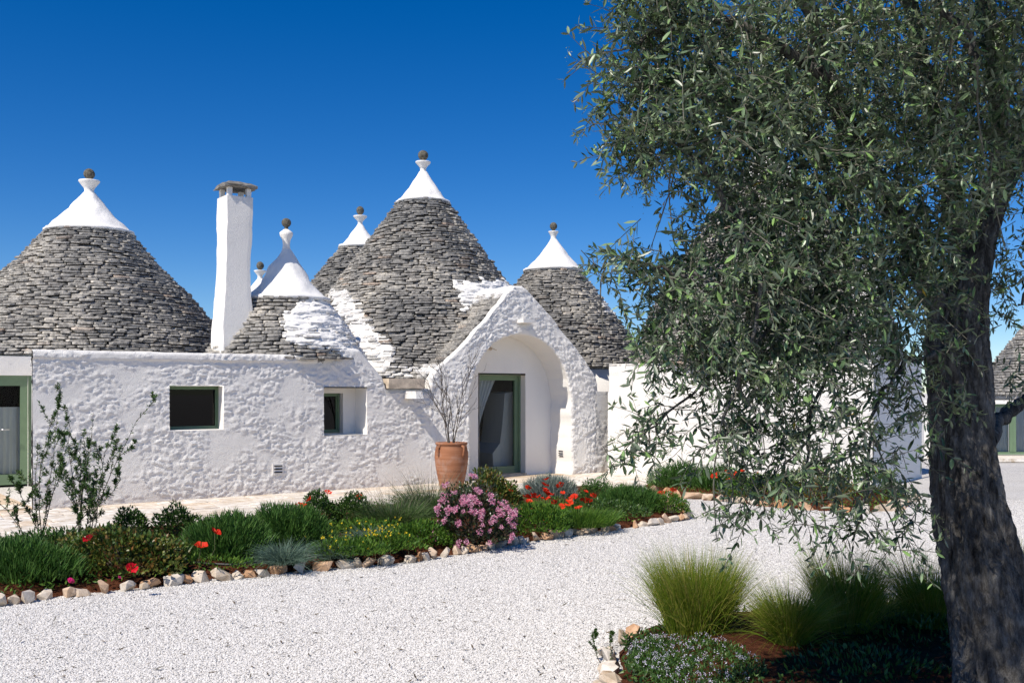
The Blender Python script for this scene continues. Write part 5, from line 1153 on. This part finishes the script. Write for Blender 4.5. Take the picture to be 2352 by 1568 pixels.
    # foliage masses: screen position of the centre, half sizes in m, number of sprays, droop
    B = [(1490, 200, 4.40, 0.30, 0.40, 0.36, 230), (1590, 60, 4.5, 0.38, 0.40, 0.5, 260), (1640, 300, 4.45, 0.36, 0.30, 0.5, 270), (1470, 330, 4.35, 0.22, 0.16, 0.25, 70), (1800, 140, 4.7, 0.45, 0.50, 0.7, 400), (1830, 420, 4.7, 0.45, 0.45, 0.6, 380), (1540, 20, 4.4, 0.25, 0.3, 0.4, 110),
         (2040, 120, 4.8, 0.50, 0.55, 0.7, 420), (2070, 420, 4.8, 0.42, 0.42, 0.6, 300), (2270, 120, 4.9, 0.45, 0.55, 0.7, 360), (2260, 350, 5.0, 0.30, 0.30, 0.4, 150), (2380, 60, 5.0, 0.4, 0.6, 0.8, 200),
         (1720, 600, 4.5, 0.36, 0.36, 0.5, 320), (1560, 680, 4.4, 0.22, 0.26, 0.32, 120), (1440, 620, 4.35, 0.16, 0.14, 0.2, 45), (1590, 800, 4.4, 0.30, 0.18, 0.3, 120), (1900, 680, 4.7, 0.38, 0.36, 0.5, 270), (1780, 830, 4.5, 0.42, 0.26, 0.4, 260), (2050, 700, 4.9, 0.26, 0.36, 0.4, 170), (2130, 560, 5.0, 0.22, 0.3, 0.3, 110), (2020, 900, 4.7, 0.24, 0.24, 0.35, 100),
         (1500, 1010, 4.5, 0.20, 0.14, 0.2, 52), (1650, 990, 4.45, 0.34, 0.20, 0.3, 130), (1830, 1020, 4.45, 0.40, 0.22, 0.3, 150), (1780, 1130, 4.4, 0.36, 0.18, 0.25, 95), (1980, 1090, 4.5, 0.26, 0.24, 0.3, 100), (1930, 1220, 4.4, 0.32, 0.14, 0.2, 55), (1680, 1190, 4.35, 0.14, 0.14, 0.15, 22), (2080, 1180, 4.6, 0.14, 0.28, 0.2, 45), (1440, 1060, 4.4, 0.13, 0.05, 0.15, 14), (2150, 1000, 4.7, 0.1, 0.3, 0.2, 22),
         (2320, 640, 5.2, 0.14, 0.26, 0.3, 38), (2350, 850, 5.3, 0.12, 0.2, 0.2, 16), (2200, 850, 4.7, 0.15, 0.4, 0.2, 36), (2450, 450, 5.2, 0.3, 0.5, 0.5, 70)]
    B = [(*c[:6], int(c[6]*((0.60 if c[0] < 1700 else 0.70) if c[1] < 850 else 0.34))) for c in B]
    W3 = [((c[0]-1176)/FOC*c[2], c[2], EYE+(HOR-c[1])/FOC*c[2], c[3], c[5], c[4], c[6]) for c in B]
    # the rest of the crown, above and to the right of the picture
    W3 += [(1.55, 3.2, 4.0, 0.7, 0.8, 0.5, 300), (2.2, 3.6, 4.3, 0.9, 0.8, 0.6, 380), (2.4, 4.9, 4.6, 0.9, 0.9, 0.7, 300), (3.4, 4.8, 4.1, 0.9, 0.9, 0.7, 240), (2.0, 2.7, 4.1, 0.7, 0.6, 0.5, 260), (3.1, 3.6, 4.1, 0.8, 0.8, 0.6, 240), (3.6, 5.6, 3.3, 0.6, 0.8, 0.7, 120), (1.7, 6.2, 3.7, 0.55, 0.5, 0.45, 150), (2.3, 6.2, 3.3, 0.5, 0.5, 0.5, 140), (2.8, 6.2, 3.6, 0.6, 0.5, 0.6, 140), (1.35, 5.8, 3.2, 0.3, 0.4, 0.4, 70), (1.0, 3.0, 3.55, 0.6, 0.5, 0.42, 260), (1.5, 2.6, 3.6, 0.6, 0.5, 0.45, 220)]
    sb = MB(); P0, D0, L0, U0, R0 = [], [], [], [], []; young = []; tiny = []
    for (x, y, z, rx, ry, rz, cnt) in W3:
        cc = np.array([x, y, z]); c2 = cc+(r.normal(size=(max(2, cnt//22), 3)))*np.array([rx, ry, rz])*0.45
        for q in c2:                                     # a thin branch from the nearest limb into the mass
            d = np.linalg.norm(LP-q-np.array([0, 0, 0.25]), axis=1); p = LP[d.argmin()]; m = (p+q)/2+UP*0.10*np.linalg.norm(q-p)+r.normal(size=3)*0.03
            if np.linalg.norm(q-p) < 1.3: sb.tube(smooth_path([p, m, q], 8), np.linspace(0.005, 0.002, 8), 5, cap=False)
        for k in range(cnt):
            v = unit(r.normal(size=3))*r.random()**0.42*np.array([rx, ry, rz]); c = cc+v
            d = unit(unit(v/np.array([rx, ry, rz]))*0.75+r.normal(size=3)*0.55+UP*(-0.38 if z < 2.1 else -0.05)); L = r.uniform(0.14, 0.34); ns_ = 6; pts = [c-d*L*0.5]; dd_ = d
            for e in range(ns_): dd_ = unit(dd_+r.normal(size=3)*0.14+UP*(-0.05)); pts.append(pts[-1]+dd_*L/ns_)
            pts = np.array(pts); sb.tube(pts[::2], [0.0024, 0.0021, 0.0017, 0.0011], 3, cap=False); npair = int(L/0.031)
            ax = unit(np.cross(d, r.normal(size=3))); bx = np.cross(d, ax); tone = r.normal()*0.13
            for e in range(npair):
                s = (e+0.5)/npair*ns_; i_ = min(int(s), ns_-1); p = pts[i_]+(pts[i_+1]-pts[i_])*(s-i_); g = ax if e % 2 else bx
                for sg in (-1, 1):
                    if r.random() < 0.12: continue
                    P0.append(p); D0.append(unit(d*r.uniform(0.5, 1.1)+g*sg+r.normal(size=3)*0.22-UP*0.12)); L0.append(r.uniform(0.040, 0.072)*(1.0 if e < npair-2 else 0.75)); U0.append(np.cross(g*sg, d)*0.3+UP*0.6); R0.append(min(0.999, max(0, 0.40+tone*1.6+r.normal()*0.30)))
            if r.random() < 0.26: young.append(pts[-1])
            if r.random() < 0.5: tiny.append(pts[-1]); tiny.append(pts[-2])
    part(sb, 'twigs', [M_OTWIG], t_)
    P0, D0, L0, U0, R0 = map(np.array, (P0, D0, L0, U0, R0)); n = len(P0); print('olive leaves', n)
    px = proj(P0); vis = (px[:, 0] > 1300) & (px[:, 0] < 2340) & (px[:, 1] > 20) & (px[:, 1] < 1300); near = np.where(vis, P0[:, 1], 99)/L0; order = np.argsort(near); one = order[:300]; rest = np.ones(n, bool); rest[one] = False
    mb = MB(); oval_leaf_mesh(mb, P0[rest], D0[rest], L0[rest], L0[rest]*r.uniform(0.21, 0.31, rest.sum()), r, R0[rest], U0[rest])
    mb2 = mb; crown = mb2.build('crown', [M_OLIVE], t_, False, origin=base); tag(crown, kind='stuff')
    mbv = MB(); y = np.array(young); k = len(y)
    for e in range(7): leaf_mesh(mbv, y, unit(r.normal(size=(k, 3))+UP*0.8), 0.034*r.uniform(0.7, 1.2, k), 0.009, r)
    part(mbv, 'young_leaves', [M_YOUNG], t_); mbv = MB(); y = np.array(tiny); k = len(y)
    for e in range(9): leaf_mesh(mbv, y+r.normal(size=(k, 3))*0.014, r.normal(size=(k, 3)), 0.007, 0.005, r)
    part(mbv, 'flower_buds', [M_YOUNG], t_); yi = r.choice(np.where(vis)[0], 70); mbv = MB(); leaf_mesh(mbv, P0[yi]-UP*0.01, D0[yi]-UP*0.4, 0.05, 0.011, r); part(mbv, 'yellow_leaves', [M_YELLOW_LEAF], t_)
    var = []
    for e in range(6):
        mb = MB(); oval_leaf_mesh(mb, np.zeros((1, 3)), np.array([[1.0, 0, 0]]), 1.0, 0.21+0.018*e, r, np.zeros(1), np.array([[0, 0, 1.0]]), 0.22, 0.04+0.02*e); o = mb.build('leaf', [M_OLIVE]); var.append(o.data); bpy.data.objects.remove(o)
    for e, i_ in enumerate(one):
        o = link('leaf', var[e % 6], crown); o.location = (P0[i_]-base).tolist(); x = D0[i_]; z = unit(U0[i_]-x*(U0[i_]@x)+r.normal(size=3)*0.2); yv = unit(np.cross(z, x)); z = np.cross(x, yv)
        o.rotation_euler = Matrix(np.stack([x, yv, z], 1).tolist()).to_euler(); o.scale = (float(L0[i_]),)*3
olive()
print('done', len(C.objects))
